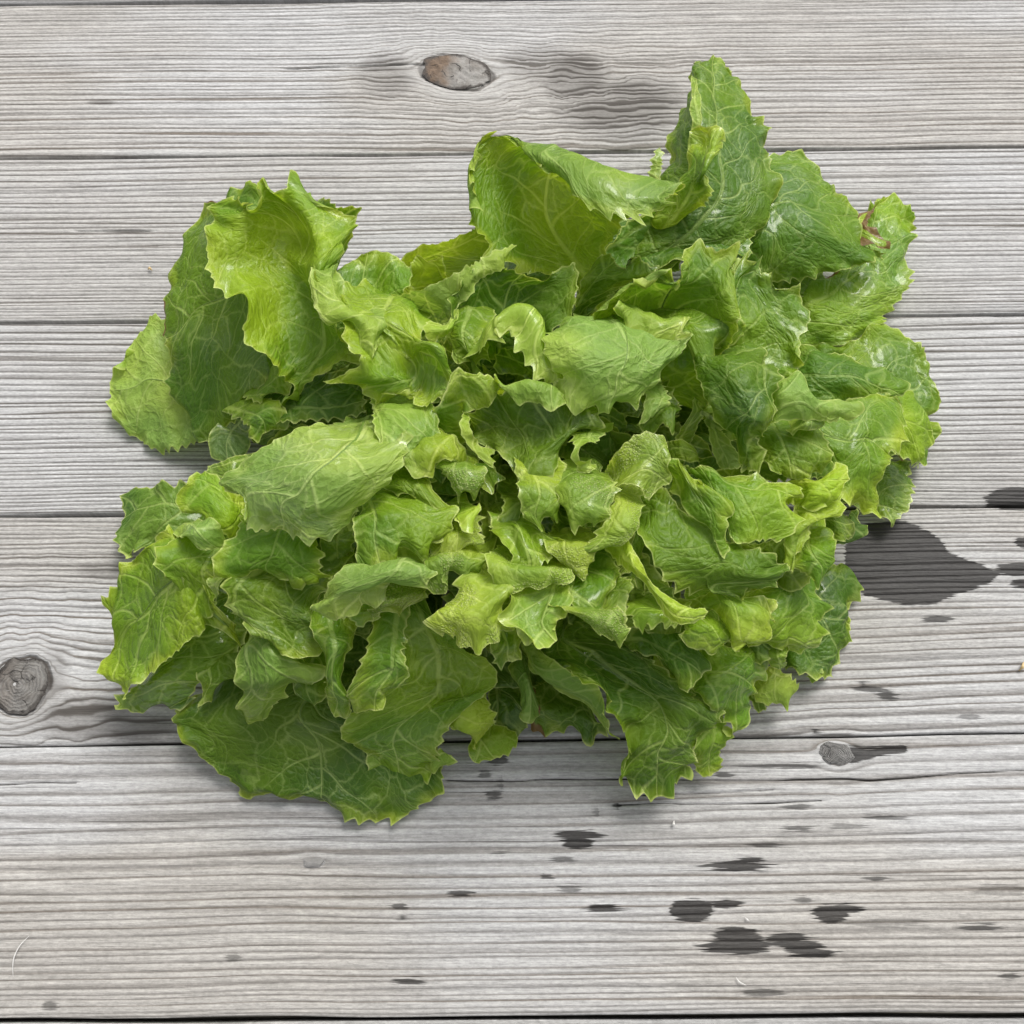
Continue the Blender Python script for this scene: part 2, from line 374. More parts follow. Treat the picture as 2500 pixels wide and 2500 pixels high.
def knot(parent, cx, cy, rx, ry, ang, kind):
    nr, na = 22, 60
    rr = np.linspace(0.01, 1, nr)[:, None] + np.zeros((1, na)); aa = np.linspace(0, 2 * math.pi, na)[None] + np.zeros((nr, 1))
    cosa, sina = np.cos(aa), np.sin(aa)
    k = 0.93 * (1 + 0.16 * vnoise(cosa * 1.7 + kind * 5, sina * 1.7, 57) * rr + 0.05 * vnoise(cosa * 6 + kind, sina * 6, 59) * rr)
    lx, ly = rr * cosa * rx * k, rr * sina * ry * k
    ca, sa = math.cos(ang), math.sin(ang)
    X = cx + lx * ca - ly * sa; Y = cy + lx * sa + ly * ca
    Z = 0.75 * (1 - rr ** 4) - 0.45 + 0.6 * vnoise(X / 2.6, Y / 2.6, 58) * (1 - rr ** 4) - (0.5 if kind == 3 else 0)
    me = grid_mesh("knot", np.stack([X, Y, Z], -1) / 1000, dict(knotq=rr, knotside=rr * cosa))
    me.flip_normals() if me.polygons[0].normal.z < 0 else None
    me.materials.append(KNOT)
    ob = bpy.data.objects.new("knot", me); ob["brown"] = 1.0 if kind == 0 else 0.25; ob["pale"] = 1.0 if kind > 1 else 0.0; ob["shade"] = 0.62 if kind == 1 else 0.9
    ob.parent = parent; col.objects.link(ob)

for i, spec in enumerate(PLANKS):
    plank(i, spec)

# dark ground in the gaps below the boards, and two bearers that carry them
def simple_mat(name, rgb, rough):
    N = Nodes(name)
    co = N.new("ShaderNodeTexCoord").outputs["Object"]
    bs = N.new("ShaderNodeBsdfPrincipled")
    N.put(bs.inputs["Base Color"], N.mix(N.noise(co, 40, 4, 0.6), tuple(c * 0.6 for c in rgb), tuple(c * 1.3 for c in rgb)))
    bs.inputs["Roughness"].default_value = rough
    out = N.new("ShaderNodeOutputMaterial"); N.t.links.new(bs.outputs[0], out.inputs[0])
    return N.mat
def box(name, lo, hi, mat, parent=None):
    v = [(x, y, z) for x in (lo[0], hi[0]) for y in (lo[1], hi[1]) for z in (lo[2], hi[2])]
    fcs = [(0, 1, 3, 2), (4, 6, 7, 5), (0, 4, 5, 1), (2, 3, 7, 6), (0, 2, 6, 4), (1, 5, 7, 3)]
    me = bpy.data.meshes.new(name); me.from_pydata(v, [], fcs); me.materials.append(mat)
    o = bpy.data.objects.new(name, me); o.parent = parent; col.objects.link(o); return o
DARKWOOD = simple_mat("bearer_wood", (0.12, 0.105, 0.09), 0.9)
for bx in (-0.27, 0.25):
    box("bearer", (bx - 0.022, -0.42, -0.062), (bx + 0.022, 0.42, -0.0222), DARKWOOD, deck)
ground = box("ground", (-3, -3, -0.76), (3, 3, -0.74), simple_mat("ground_soil", (0.09, 0.085, 0.07), 0.95))
ground["kind"] = "structure"

# ---------------------------------------------------------------- lettuce leaves
def leaf_material(name, beads):
    N = Nodes(name)
    luv = N.attr("luv", out="Vector"); edge = N.attr("edge"); rnd = N.new("ShaderNodeObjectInfo").outputs["Random"]
    base = N.attr("leaf_colour", 'OBJECT', "Color"); yel = N.attr("yellow", 'OBJECT')
    brown = N.attr("brown", 'OBJECT'); vst = N.attr("vein", 'OBJECT'); gloss = N.attr("gloss", 'OBJECT')
    wv, wu, blot = N.xyz(N.attr("warp", out="Vector")); en, gn, bn = N.xyz(N.attr("patches", out="Vector"))
    back = N.new("ShaderNodeNewGeometry").outputs["Backfacing"]
    off = N.vec(N.m('MULTIPLY', rnd, 900), N.m('MULTIPLY', rnd, 517), 0)
    v0, u0, w0 = N.xyz(luv)
    pc = N.vm('ADD', luv, off)
    fnode = N.new("ShaderNodeTexNoise"); N.put(fnode.inputs["Vector"], pc); fnode.inputs["Scale"].default_value = 0.35; fnode.inputs["Detail"].default_value = 2.0; fnode.inputs["Roughness"].default_value = 0.65
    fine = fnode.outputs["Fac"]
    pw = N.vm('ADD', N.vm('ADD', pc, N.vm('SCALE', N.vm('SUBTRACT', fnode.outputs["Color"], (0.5, 0.5, 0.5)), scale=2.6)), N.vec(N.m('MULTIPLY', wv, 4.2), N.m('MULTIPLY', wu, 4.2), 0.0))
    v = N.m('ADD', v0, N.m('MULTIPLY', wv, 1.2)); u = N.m('ADD', u0, N.m('MULTIPLY', wu, 3.0))
    av = N.m('ABSOLUTE', v)
    mw = N.step(w0, 0.0, 1.0, 1.6, 0.35)                                   # midrib half width, mm
    mid = N.step(N.m('DIVIDE', av, mw), 1.2, 0.4)
    s = N.m('DIVIDE', N.m('SUBTRACT', u, N.m('MULTIPLY', N.m('POWER', av, 1.08), 0.62)), 15.0)
    s = N.m('ADD', s, N.m('MULTIPLY', N.m('SIGN', v), 0.23))
    sd = N.m('MULTIPLY', N.m('ABSOLUTE', N.m('SUBTRACT', N.m('FRACT', s), 0.5)), 15.0)
    sec = N.m('MULTIPLY', N.step(N.m('DIVIDE', sd, N.step(av, 0.0, 26.0, 1.15, 0.5)), 1.0, 0.1), N.step(av, 30.0, 8.0, 0.15, 1.0))
    e1 = N.voro(N.vm('MULTIPLY', pw, (1.0, 0.8, 0.0)), 0.098, dims='2D')
    e2 = N.voro(pw, 0.30, dims='2D')
    n1 = N.step(e1, 0.075, 0.0); n2 = N.step(e2, 0.12, 0.0)
    vein = N.m('MAXIMUM', N.m('MAXIMUM', mid, N.m('MULTIPLY', sec, 0.95)), N.m('MAXIMUM', N.m('MULTIPLY', n1, 0.62), N.m('MULTIPLY', n2, 0.22)))
    vein = N.m('MULTIPLY', vein, N.m('MULTIPLY', vst, N.step(gn, -0.6, 0.4, 0.55, 1.0)))
    c = N.mix(N.step(blot, -0.5, 0.5), N.mix(1.0, base, (0.74, 0.82, 0.8), 'MULTIPLY'), N.mix(1.0, base, (1.3, 1.15, 1.05), 'MULTIPLY'))
    c = N.mix(1.0, c, N.mix(fine, (0.84, 0.84, 0.84), (1.14, 1.14, 1.14)), 'MULTIPLY')
    ey = N.m('MULTIPLY', N.step(N.m('ADD', edge, N.m('MULTIPLY', en, 3.0)), 6.0, 0.2), yel)
    ey = N.m('MULTIPLY', ey, N.step(bn, -0.5, 0.5, 0.15, 1.0))
    c = N.mix(ey, c, (0.32, 0.41, 0.03))
    c = N.mix(N.m('MULTIPLY', N.step(edge, 0.8, 0.1), 0.62), c, (0.50, 0.57, 0.18))  # naturally paler leaf margin, with the bright rim highlight painted into its colour
    c = N.mix(N.m('MULTIPLY', back, 0.22), c, (0.28, 0.39, 0.12))         # lower face: paler and duller
    vc = N.mix(0.45, N.mix(1.0, c, (2.0, 1.7, 2.6), 'MULTIPLY'), (0.46, 0.55, 0.21))
    c = N.mix(N.m('MULTIPLY', vein, 0.8), c, vc)
    bm = N.m('MULTIPLY', N.step(N.m('ADD', edge, N.m('MULTIPLY', N.m('SUBTRACT', N.m('ADD', bn, N.m('MULTIPLY', fine, 0.3)), N.m('MULTIPLY', brown, 1.75)), 4.5)), -3.2, -3.9), N.step(brown, 0.02, 0.1))
    c = N.mix(bm, c, N.mix(fine, (0.10, 0.055, 0.022), (0.26, 0.17, 0.06)))
    pil1 = N.m('POWER', N.m('MINIMUM', N.m('MULTIPLY', e1, 2.2), 1.0), 0.6)
    pil2 = N.m('MINIMUM', N.m('MULTIPLY', e2, 2.6), 1.0)
    pil = N.m('ADD', N.m('ADD', N.m('MULTIPLY', pil1, 0.7), N.m('MULTIPLY', pil2, 0.5)), N.m('SUBTRACT', 0.6, N.m('MULTIPLY', N.m('MAXIMUM', mid, N.m('MULTIPLY', sec, 0.8)), 0.6)))
    wr = N.noise(N.vm('MULTIPLY', pc, (1.0, 0.5, 1.0)), 0.42, 3, 0.65)
    h = N.m('ADD', pil, N.m('ADD', N.m('MULTIPLY', wr, 1.0), N.m('MULTIPLY', fine, 0.5)))
    if beads:                                                              # fine beads of water on the young leaves
        b1 = N.voro(luv, 1.05, 'F1', dims='2D')
        bead = N.m('MULTIPLY', N.step(b1, 0.42, 0.14), N.step(en, -0.25, 0.25))
        c = N.mix(N.m('MULTIPLY', bead, 0.4), c, (0.55, 0.60, 0.27))
        h = N.m('ADD', h, N.m('MULTIPLY', bead, 0.9))
    nrm = N.bump(h, 0.62, 0.0009)
    wetm = N.m('MULTIPLY', N.step(N.m('ADD', gn, N.m('MULTIPLY', N.m('SUBTRACT', fine, 0.5), 1.1)), 0.02, 0.34), N.m('ADD', 0.45, gloss))
    bs = N.new("ShaderNodeBsdfPrincipled")
    N.put(bs.inputs["Base Color"], c)
    rough = N.m('SUBTRACT', N.m('ADD', 0.47, N.m('MULTIPLY', back, 0.08)), N.m('MULTIPLY', wetm, 0.26))
    N.put(bs.inputs["Roughness"], rough)
    bs.inputs["Specular IOR Level"].default_value = 0.28
    N.put(bs.inputs["Coat Weight"], N.m('MULTIPLY', wetm, 1.0)); bs.inputs["Coat Roughness"].default_value = 0.07
    N.put(bs.inputs["Normal"], nrm)
    tr = N.new("ShaderNodeBsdfTranslucent")
    N.put(tr.inputs["Color"], N.mix(1.0, c, (1.65, 1.6, 0.75), 'MULTIPLY')); N.put(tr.inputs["Normal"], nrm)
    ms = N.new("ShaderNodeMixShader"); ms.inputs[0].default_value = 0.35
    N.t.links.new(bs.outputs[0], ms.inputs[1]); N.t.links.new(tr.outputs[0], ms.inputs[2])
    out = N.new("ShaderNodeOutputMaterial"); N.t.links.new(ms.outputs[0], out.inputs[0])
    return N.mat

LEAF_BEADED = leaf_material("lettuce_leaf_beaded", True)
def rib_material():
    N = Nodes("leaf_midrib")
    co = N.new("ShaderNodeTexCoord").outputs["Object"]
    bs = N.new("ShaderNodeBsdfPrincipled")
    N.put(bs.inputs["Base Color"], N.mix(N.noise(co, 220, 3, 0.6), (0.15, 0.265, 0.04), (0.23, 0.345, 0.08)))
    bs.inputs["Roughness"].default_value = 0.35
    tr = N.new("ShaderNodeBsdfTranslucent"); tr.inputs["Color"].default_value = (0.5, 0.6, 0.15, 1)
    ms = N.new("ShaderNodeMixShader"); ms.inputs[0].default_value = 0.5
    N.t.links.new(bs.outputs[0], ms.inputs[1]); N.t.links.new(tr.outputs[0], ms.inputs[2])
    out = N.new("ShaderNodeOutputMaterial"); N.t.links.new(ms.outputs[0], out.inputs[0])
    return N.mat
RIB = rib_material()
LEAF = leaf_material("lettuce_leaf", False)
COL = dict(d=(0.076, 0.160, 0.008), m=(0.130, 0.243, 0.014), y=(0.170, 0.288, 0.015), l=(0.212, 0.328, 0.026),
           p=(0.205, 0.325, 0.045), s=(0.200, 0.300, 0.032), o=(0.100, 0.186, 0.012), g=(0.082, 0.165, 0.020))
YEL = dict(d=.3, m=.5, y=.75, l=.5, p=.35, s=.3, o=.4, g=.15)

lettuce = bpy.data.objects.new("lettuce_head", None)
lettuce["label"] = "large head of green leaf lettuce with frilly serrated leaves lying on grey boards"
lettuce["category"] = "lettuce"
col.objects.link(lettuce)

def spline(P, s, t):
    """cubic Hermite through P at knots s, sampled at t; P is (k, ...)"""
    k = len(s)
    if k == 2:
        w = ((t - s[0]) / (s[1] - s[0])).reshape(-1, *([1] * (P.ndim - 1)))
        return P[0] * (1 - w) + P[1] * w
    sh = [-1] + [1] * (P.ndim - 1)
    d = np.diff(P, axis=0) / np.diff(s).reshape(sh)
    m = np.empty_like(P)
    h = np.diff(s).reshape(sh)
    m[1:-1] = (d[:-1] * h[1:] + d[1:] * h[:-1]) / (h[1:] + h[:-1])
    m[0] = 1.5 * d[0] - 0.5 * m[1]; m[-1] = 1.5 * d[-1] - 0.5 * m[-2]
    m = m * 0.9
    i = np.clip(np.searchsorted(s, t, side='right') - 1, 0, k - 2)
    hh = (s[i + 1] - s[i]); x = ((t - s[i]) / hh).reshape(sh); hh = hh.reshape(sh)
    return ((2 * x ** 3 - 3 * x ** 2 + 1) * P[i] + (x ** 3 - 2 * x ** 2 + x) * hh * m[i]
            + (-2 * x ** 3 + 3 * x ** 2) * P[i + 1] + (x ** 3 - x ** 2) * hh * m[i + 1])

def arc(P):
    return np.concatenate([[0], np.cumsum(np.linalg.norm(np.diff(P, axis=0), axis=1))])

def even(P, n):
    s = arc(P)
    s = s + np.arange(len(s)) * 1e-6
    Q = spline(P, s, np.linspace(0, s[-1], n * 6))
    a = arc(Q); t = np.linspace(0, a[-1], n)
    return np.stack([np.interp(t, a, Q[:, c]) for c in range(3)], 1)

def tooth(s, r, size):
    """saw-toothed margin profile along arc length s (mm)"""
    out = np.zeros_like(s); pos = 0.0; end = s[-1] + 12
    while pos < end:
        w = r.uniform(2.8, 9.0) * (0.5 + 0.4 * size); a = r.uniform(0.45, 1.0) * min(1.0, w / 4.6)
        x = (s - pos) / w; k = (x >= 0) & (x < 1)
        pk = r.uniform(0.5, 0.72)
        out[k] = a * np.where(x[k] < pk, (x[k] / pk) ** 1.5, ((1 - x[k]) / (1 - pk)) ** 1.3)
        pos += w
    return out

count = [0]
def build_leaf(stations, colour, teeth=1.0, yellow=-1.0, brown=0.0, vein=1.0, gloss=0.0, ruffle=1.0, step=0.85, tuck=15.0, rib=None, frill=1.0, sink=3.0):
    count[0] += 1
    r = np.random.default_rng(100 + count[0]); sd = count[0] % 20
    M = 25
    # the leaf runs on under its neighbours towards the stalk
    c0, c1 = stations[0].mean(0), stations[1].mean(0)
    d = (c0 - c1) / (np.linalg.norm(c0 - c1) + 1e-6)
    s_ = (c0 + (stations[0] - c0) * 0.75) + d * tuck
    s_[:, 2] = np.maximum(s_[:, 2] - tuck * 0.9, 4)
    f_ = stations[0].copy(); f_[:, 2] = np.maximum(f_[:, 2] - sink, 3)
    stations = [s_, f_] + list(stations[1:])
    rows = np.array([even(st, M) for st in stations])                     # k, M, 3
    ks = arc(rows.mean(1)); ks = ks + np.arange(len(ks)) * 1e-6
    L = ks[-1]; Wd = max(np.linalg.norm(np.diff(q, axis=0), axis=1).sum() for q in rows)
    nu = int(np.clip(L / step, 14, 150)) + 1; nv = int(np.clip(Wd / step, 12, 160)) + 1
    G = spline(rows, ks, np.linspace(0, L, M * 3))
    a = np.concatenate([[0], np.cumsum(np.linalg.norm(np.diff(G, axis=0), axis=2).mean(1))])
    G = spline(rows, ks, np.interp(np.linspace(0, a[-1], nu), a, np.linspace(0, L, M * 3)))
    tv = np.linspace(0, 1, nv); tm = np.linspace(0, 1, M)
    P = np.moveaxis(spline(np.moveaxis(G, 1, 0), tm, tv), 0, 1)
    def geom(P):
        du = np.gradient(P, axis=0); dv = np.gradient(P, axis=1)
        n = np.cross(dv, du); n /= np.maximum(np.linalg.norm(n, axis=2, keepdims=True), 1e-9)
        lu = np.linalg.norm(np.diff(P, axis=0), axis=2); lv = np.linalg.norm(np.diff(P, axis=1), axis=2)
        cu = np.concatenate([np.zeros((1, P.shape[1])), np.cumsum(lu, 0)]); cv = np.concatenate([np.zeros((P.shape[0], 1)), np.cumsum(lv, 1)], 1)
        return n, cu, cv
    n, cu, cv = geom(P)
    el = cv; er = cv[:, -1:] - cv; et = cu[-1:] - cu
    edge = np.minimum(np.minimum(el, er), et)
    vm = cv - cv[:, -1:] / 2; um = np.repeat(cu.mean(1)[:, None], nv, 1)
    wide = min(1.0, Wd / 45.0, L / 40.0)
    # soft undulation, crumple, ruffled margin
    o = sd * 7.3
    amp = ruffle * (0.38 + 0.62 * wide)
    z = 1.1 * vnoise(um / 26 + o, vm / 26, sd) * np.minimum(1, um / 15) + 0.4 * vnoise(um / 10 + o, vm / 10, sd + 1) + 0.15 * vnoise(um / 4.5, vm / 4.5 + o, sd + 2)
    z = z + np.exp(-edge / 7.0) * (frill * 3.6 * vnoise((um + vm) / 11 + o, (um - vm) / 11, sd + 3) + 1.5 * vnoise(um / 5.5 + o, vm / 5.5, sd + 4))
    rg = 1 - np.abs(vnoise(um / 7 + o, vm / 5, sd + 13)) * 2
    z = z + 0.2 * rg + 0.11 * (1 - 2 * np.abs(vnoise(um / 3.4, vm / 3.4 + o, sd + 14)))           # crinkles
    z = z - 0.5 * np.exp(-(vm / 2.2) ** 2)
    P = P + n * (z * amp)[..., None]
    # serrated margins
    A = 4.2 * teeth * r.uniform(0.65, 1.15) * (0.55 + 0.45 * wide)
    if A > 0.05:
        def out_dir(a, b):
            d = a - b; d /= np.maximum(np.linalg.norm(d, axis=-1, keepdims=True), 1e-9); return d
        fall = 2.2
        for side in (0, 1, 2):
            if side == 0: s, d, e = cu[:, 0], out_dir(P[:, 0], P[:, 3]), el
            elif side == 1: s, d, e = cu[:, -1], out_dir(P[:, -1], P[:, -4]), er
            else: s, d, e = cv[-1], out_dir(P[-1], P[-4]), et
            tt = tooth(s, r, wide) * np.clip(0.75 + 0.9 * vnoise(s / 16 + o, s * 0 + side, sd + 15), 0.38, 1.3) - 0.15
            if side < 2:
                tt = tt * np.clip(s / (0.35 * s[-1] + 1e-6) - 0.3, 0, 1)
                P = P + d[:, None] * (A * tt[:, None] * np.exp(-e / fall))[..., None]
            else:
                P = P + d[None] * (A * tt[None] * np.exp(-e / fall))[..., None]
    P[..., 2] = np.maximum(P[..., 2], 0.7 + 0.4 * (edge < 2))
    if Wd < 42: vm = vm + r.uniform(-0.42, 0.42) * Wd          # the rib of a part-hidden leaf is off to one side
    luv = np.stack([vm, um, um / um.max()], -1)
    warp = np.stack([vnoise(um / 11 + o, vm / 11, sd + 5), vnoise(um / 11, vm / 11 + o, sd + 6), 0.7 * vnoise(um / 28 + o, vm / 28, sd + 7) + 0.4 * vnoise(um / 11, vm / 11, sd + 8)], -1)
    patches = np.stack([vnoise(um / 9 + o, vm / 9, sd + 9), 0.75 * vnoise(um / 20, vm / 20 + o, sd + 10) + 0.4 * vnoise(um / 6, vm / 6, sd + 11), vnoise(um / 10, vm / 10 + o, sd + 12)], -1)
    me = grid_mesh("leaf", P / 1000.0, dict(luv=luv, edge=edge, warp=warp, patches=patches))
    me.materials.append(LEAF_BEADED if colour == 's' else LEAF)
    ob = bpy.data.objects.new("leaf", me)
    jit = r.uniform(0.86, 1.12) * 1.12
    ob["leaf_colour"] = [float(c * jit) for c in COL[colour]]
    ob["yellow"] = float(YEL[colour] if yellow < 0 else yellow)
    ob["brown"] = float(brown); ob["vein"] = float(vein); ob["gloss"] = float(gloss)
    ob.parent = lettuce
    col.objects.link(ob)
    if rib or (rib is None and Wd > 48 and L > 42):
        mid = P[:, nv // 2]; nn = n[:, nv // 2]; tn = np.gradient(mid, axis=0); sdv = np.cross(tn, nn); sdv /= np.linalg.norm(sdv, axis=1, keepdims=True) + 1e-9
        k0 = int(nu * 0.12); k1 = int(nu * 0.93); ra = np.linspace(0.7, 0.02, k1 - k0)[:, None]
        ang = np.linspace(0, 2 * math.pi, 9)
        T = np.stack([mid[k0:k1] + (sdv[k0:k1] * math.cos(a) + nn[k0:k1] * (math.sin(a) * 0.45)) * ra for a in ang], 1)
        T[..., 2] = np.maximum(T[..., 2], 0.5)
        mr = grid_mesh("midrib", T / 1000.0, {}); mr.materials.append(RIB)
        rb = bpy.data.objects.new("midrib", mr); rb.parent = ob; col.objects.link(rb)
    return ob

def L(colour, text, **kw):
    st = [np.array([[float(c) for c in p.split()] for p in row.split(';')]) for row in text.split('|')]
    build_leaf(st, colour, **kw)

L('p',"-111.4 57.0 14.8;-110.9 50.5 14.8;-110.6 44.7 13.5|-134.5 76.3 17.3;-130.5 48.3 16.0;-131.1 27.7 11.1|-148 81.2 16.0;-144.3 49.6 13.5;-141.7 26.1 8.6|-159.2 85.5 16.0;-155.2 49.2 11.1;-152.6 26.4 6.1|-165.2 75.7 11.1;-162.8 50.5 8.6;-160 30.5 4.9|-168.9 67.1 9.8;-173.5 61.8 7.3;-175.8 56.9 7.3;-172.9 48.5 6.1;-169.7 38.8 4.2",vein=0.7)
L('d',"-85.9 44.9 47.3;-87.2 51.0 49.9;-89.0 58.7 53.7|-99.4 37.0 41.0;-98.9 47.9 47.3;-99.9 71.8 57.5;-103.5 96.1 60.0;-107.2 123.7 57.5|-111 29.8 29.6;-112.7 46.0 39.7;-116 72.7 49.9;-119.9 97.5 52.4;-119.4 121.1 49.9|-120.3 26.5 24.5;-124.3 45.4 32.1;-127.8 73.5 42.3;-131.4 100.4 42.3;-131.9 125.3 39.7|-129 23.5 19.5;-134.4 44.8 25.8;-138.3 66.1 34.7;-141.1 90.5 34.7;-140.9 114.3 34.7|-130.2 31.4 18.2;-136.9 37.8 19.5;-141.1 41.0 19.5;-144.4 51.6 22.0;-142.8 66.5 27.1;-144.9 85.5 29.6;-145.9 93.9 29.6;-145.1 102.3 30.9;-141.8 109.2 32.1",brown=0.3,yellow=0.5)
L('y',"-83.6 30.7 60.0;-81.5 31.8 58.0;-77.9 31.4 60.0|-90.3 34.6 66.0;-84.1 43.8 56.0;-74.1 46.4 58.0;-60.2 39.6 70.0;-56.4 31.2 76.0|-95.6 42.0 72.0;-89.3 57.6 58.0;-80.2 62.6 56.0;-65.4 43.5 78.0;-58.9 37.3 86.0|-99.3 55.5 76.0;-92.8 70.4 62.0;-82.5 73.0 58.0;-70.3 48.3 84.0;-72.2 53.1 92.0|-113 67.1 74.0;-103.9 77.9 68.0;-90.5 83.6 62.0;-81.0 74.3 70.0;-69.9 62.2 88.0;-65.6 72.7 80.0|-117.1 82.9 72.0;-104.6 86.9 74.0;-92.2 95.1 68.0;-84.5 94.2 66.0;-70.1 74.4 84.0;-61.6 87.6 74.0|-115.6 93.8 72.0;-104 91.7 78.0;-92.6 100.2 74.0;-85.8 100.1 72.0;-74.2 86.3 80.0;-62.5 91.5 74.0|-115.1 101.7 72.0;-108 101 76.0;-98.6 90.3 84.0;-97.8 107.4 80.0;-91.0 96.4 86.0;-87.1 98.8 84.0;-85.5 108.6 80.0;-81.4 101.8 78.0;-75.7 98.7 78.0",rib=0)
L('m',"-79.0 78.1 50.0;-72.4 82.1 50.0;-69.9 86.1 50.0|-80.6 98.2 56.0;-70.6 96.7 58.0;-63.9 98.4 58.0|-82.0 109.1 60.0;-71.5 104.5 64.0;-62.8 101.1 62.0|-79.2 113 62.0;-73.4 108.3 66.0;-67.3 102.3 68.0;-63.4 104.3 68.0;-59.7 105 66.0")
L('y',"-30.2 43.4 84.0;-36.4 50.6 86.0;-48.7 52.0 86.0;-61.6 58.3 84.0|-30.4 30.4 92.0;-38.1 35.3 94.0;-48.8 37.3 94.0;-60.8 44.0 92.0|-23.4 23.6 98.0;-29.6 24.4 100;-36.5 24.6 88.0;-39.2 27.7 92.0;-48.2 31.1 92.0;-56.6 28.9 98.0|-21.2 18.0 94.0;-25.7 22.3 98.0;-32.8 24.8 90.0;-36.0 21.0 86.0;-40.9 20.2 90.0;-48.4 22.4 92.0;-54.8 22.8 96.0|-19.0 12.9 90.0;-26.3 17.9 88.0;-34.5 12.4 86.0;-35.0 14.6 88.0;-41.8 14.9 90.0;-47.4 14.5 92.0;-52.6 19.3 94.0|-19.1 13.3 88.0;-24.4 9.8 86.0;-29.8 6.2 84.0;-34.7 11.4 84.0;-37.7 13.4 84.0;-42.2 8.8 84.0;-46.4 8.8 84.0;-54.6 13.7 86.0;-64.1 18.1 84.0",rib=0)
L('l',"-47.3 74.2 50.0;-37.4 72.7 46.0;-23.8 76.7 46.0|-45.3 83.4 60.0;-35.9 82.4 52.0;-25.0 80.5 50.0|-30.4 88.1 64.0;-24.9 88.2 54.0;-16.8 84.8 52.0|-16.4 92.6 66.0;-12.6 91.7 56.0;-5.8 88.2 54.0|-13.9 99.5 62.0;-5.8 98.2 56.0;-0.4 90.7 54.0")
L('l',"-37.5 75.3 50.0;-29.9 77.4 52.0;-25.4 80.9 52.0|-41.9 76.5 58.0;-34.5 79.4 60.0;-27.3 82.6 58.0|-44.9 82.8 60.0;-39.9 78.1 64.0;-36.1 80.9 66.0;-32.7 81.6 64.0;-28.6 85.7 62.0")
L('p',"-32.7 43.6 68.0;-44.2 53.6 66.0;-50.3 57.0 70.0|-22.3 45.1 74.0;-34.3 53.3 76.0;-41.5 55.8 80.0|-21.4 47.9 80.0;-25.6 52.6 84.0;-30.4 55.6 86.0|-15.2 55.3 82.0;-17.5 56.3 86.0;-20.0 59.3 88.0|-6.6 64.7 82.0;-7.2 65.6 84.0;-9.0 68.2 86.0|-3.5 68.3 80.0;-2.8 70.6 82.0;0.3 75.5 82.0")
L('m',"-60.2 49.7 70.0;-50.8 51.0 68.0;-42.9 52.9 70.0|-64.5 56.4 72.0;-54.6 60.3 64.0;-42.4 57.8 70.0|-67.6 66.4 74.0;-56.3 70.5 66.0;-39.5 62.9 72.0|-66.2 72.9 72.0;-60.4 78.5 70.0;-51.9 81.9 70.0;-45.4 79.8 70.0;-38.0 73.5 70.0")
L('y',"22.3 75.5 60.0;24.3 75.5 60.0;26.3 75.5 60.0;28.3 75.5 60.0;30.3 75.5 60.0;32.8 75.8 62.0;35.3 76.8 64.0|-1.7 80.1 66.0;7.1 87.3 60.0;15.9 91.1 58.0;22.8 94.3 58.0;29.0 96.7 58.0;34.8 96.3 62.0;40.3 91.0 66.0|-13.4 90.0 74.0;-5.7 101.4 66.0;3.7 107.6 62.0;14.6 107.6 62.0;24.1 107.8 64.0;33.8 103.1 68.0;47.2 97.7 72.0|-16.0 97.1 78.0;-13.7 113 72.0;0.3 119.4 68.0;13.2 117.8 70.0;24.3 113 74.0;37.7 105.8 78.0;58.4 100.3 78.0|-14.7 103.4 80.0;-16.3 117.9 76.0;-5.1 125.3 74.0;7.6 122.7 78.0;19.8 113.7 84.0;39.9 102.6 88.0;63.7 101.1 82.0|-16.7 109 80.0;-13.0 122.7 78.0;-5.7 129.3 78.0;7.5 118.9 86.0;23.5 105.7 96.0;43.6 95.3 98.0;63.5 96.4 90.0|-14.8 113 80.0;-12.0 126.8 79.0;-3.0 128.4 80.0;5.4 111.9 90.0;21.3 96.7 100;39.7 83.3 102;56.4 85.7 96.0|-13.5 116.2 80.0;-11.7 127.6 80.0;0.3 122.6 82.0;6.1 108.8 90.0;20.1 96.1 98.0;25.8 80.4 100;35.9 75.3 100;51.2 79.4 96.0;60.8 87.2 92.0",teeth=1.6,frill=0.6,rib=0)
L('d',"44.3 97.0 40.0;49.7 95.6 42.0;57.9 94.2 44.0;68.5 95.9 44.0|58.9 121.4 46.0;71.4 112 54.0;87.2 108.3 50.0;102.2 110.4 40.0|63.2 135.3 46.0;73.7 125.8 58.0;93.4 122 52.0;114.7 129.5 40.0|67.7 151.3 46.0;75.7 141.3 60.0;94.2 141 52.0;112.2 147.5 42.0|74.6 169.6 46.0;78.1 157.1 60.0;93.4 158.8 52.0;112 162 42.0|78.3 182.8 46.0;80.7 175.3 56.0;90.5 175.3 50.0;108.1 174.1 42.0|81.0 195.2 46.0;83.7 188.4 52.0;90.4 188.5 48.0;103.8 190.3 42.0|81.6 199.5 46.0;84.8 201 46.0;88.6 201.5 46.0;92.2 204.4 44.0;95.4 203.4 43.0;98.1 196.1 42.0",yellow=0.5)
L('y',"60.7 113.8 56.0;67.5 109.1 60.0;75.4 109.3 62.0|65.6 117.5 62.0;70.9 113.6 66.0;78.0 108 70.0|70.0 126.8 64.0;72.6 123.6 68.0;74.1 110.6 78.0;78.8 121.1 74.0|72.7 137.9 64.0;76.4 136.2 66.0;78.1 121.1 78.0;81.3 127.8 74.0|74.5 143.9 66.0;77.9 142.2 68.0;80.8 139.6 70.0;84.3 136.2 72.0;86.1 132.8 72.0")
L('y',"76.6 143.5 66.0;73.1 143.1 68.0|77.6 153.5 66.0;73.0 151.7 68.0|78.4 167.9 62.0;75.4 164.2 64.0|78.8 180.9 56.0;77.6 179 58.0",teeth=0.3)
L('m',"62.4 131.3 50.0;57.5 132.1 50.0|63.7 140.1 52.0;59.7 139.2 52.0|62.9 146.3 52.0;61.0 144.5 52.0")
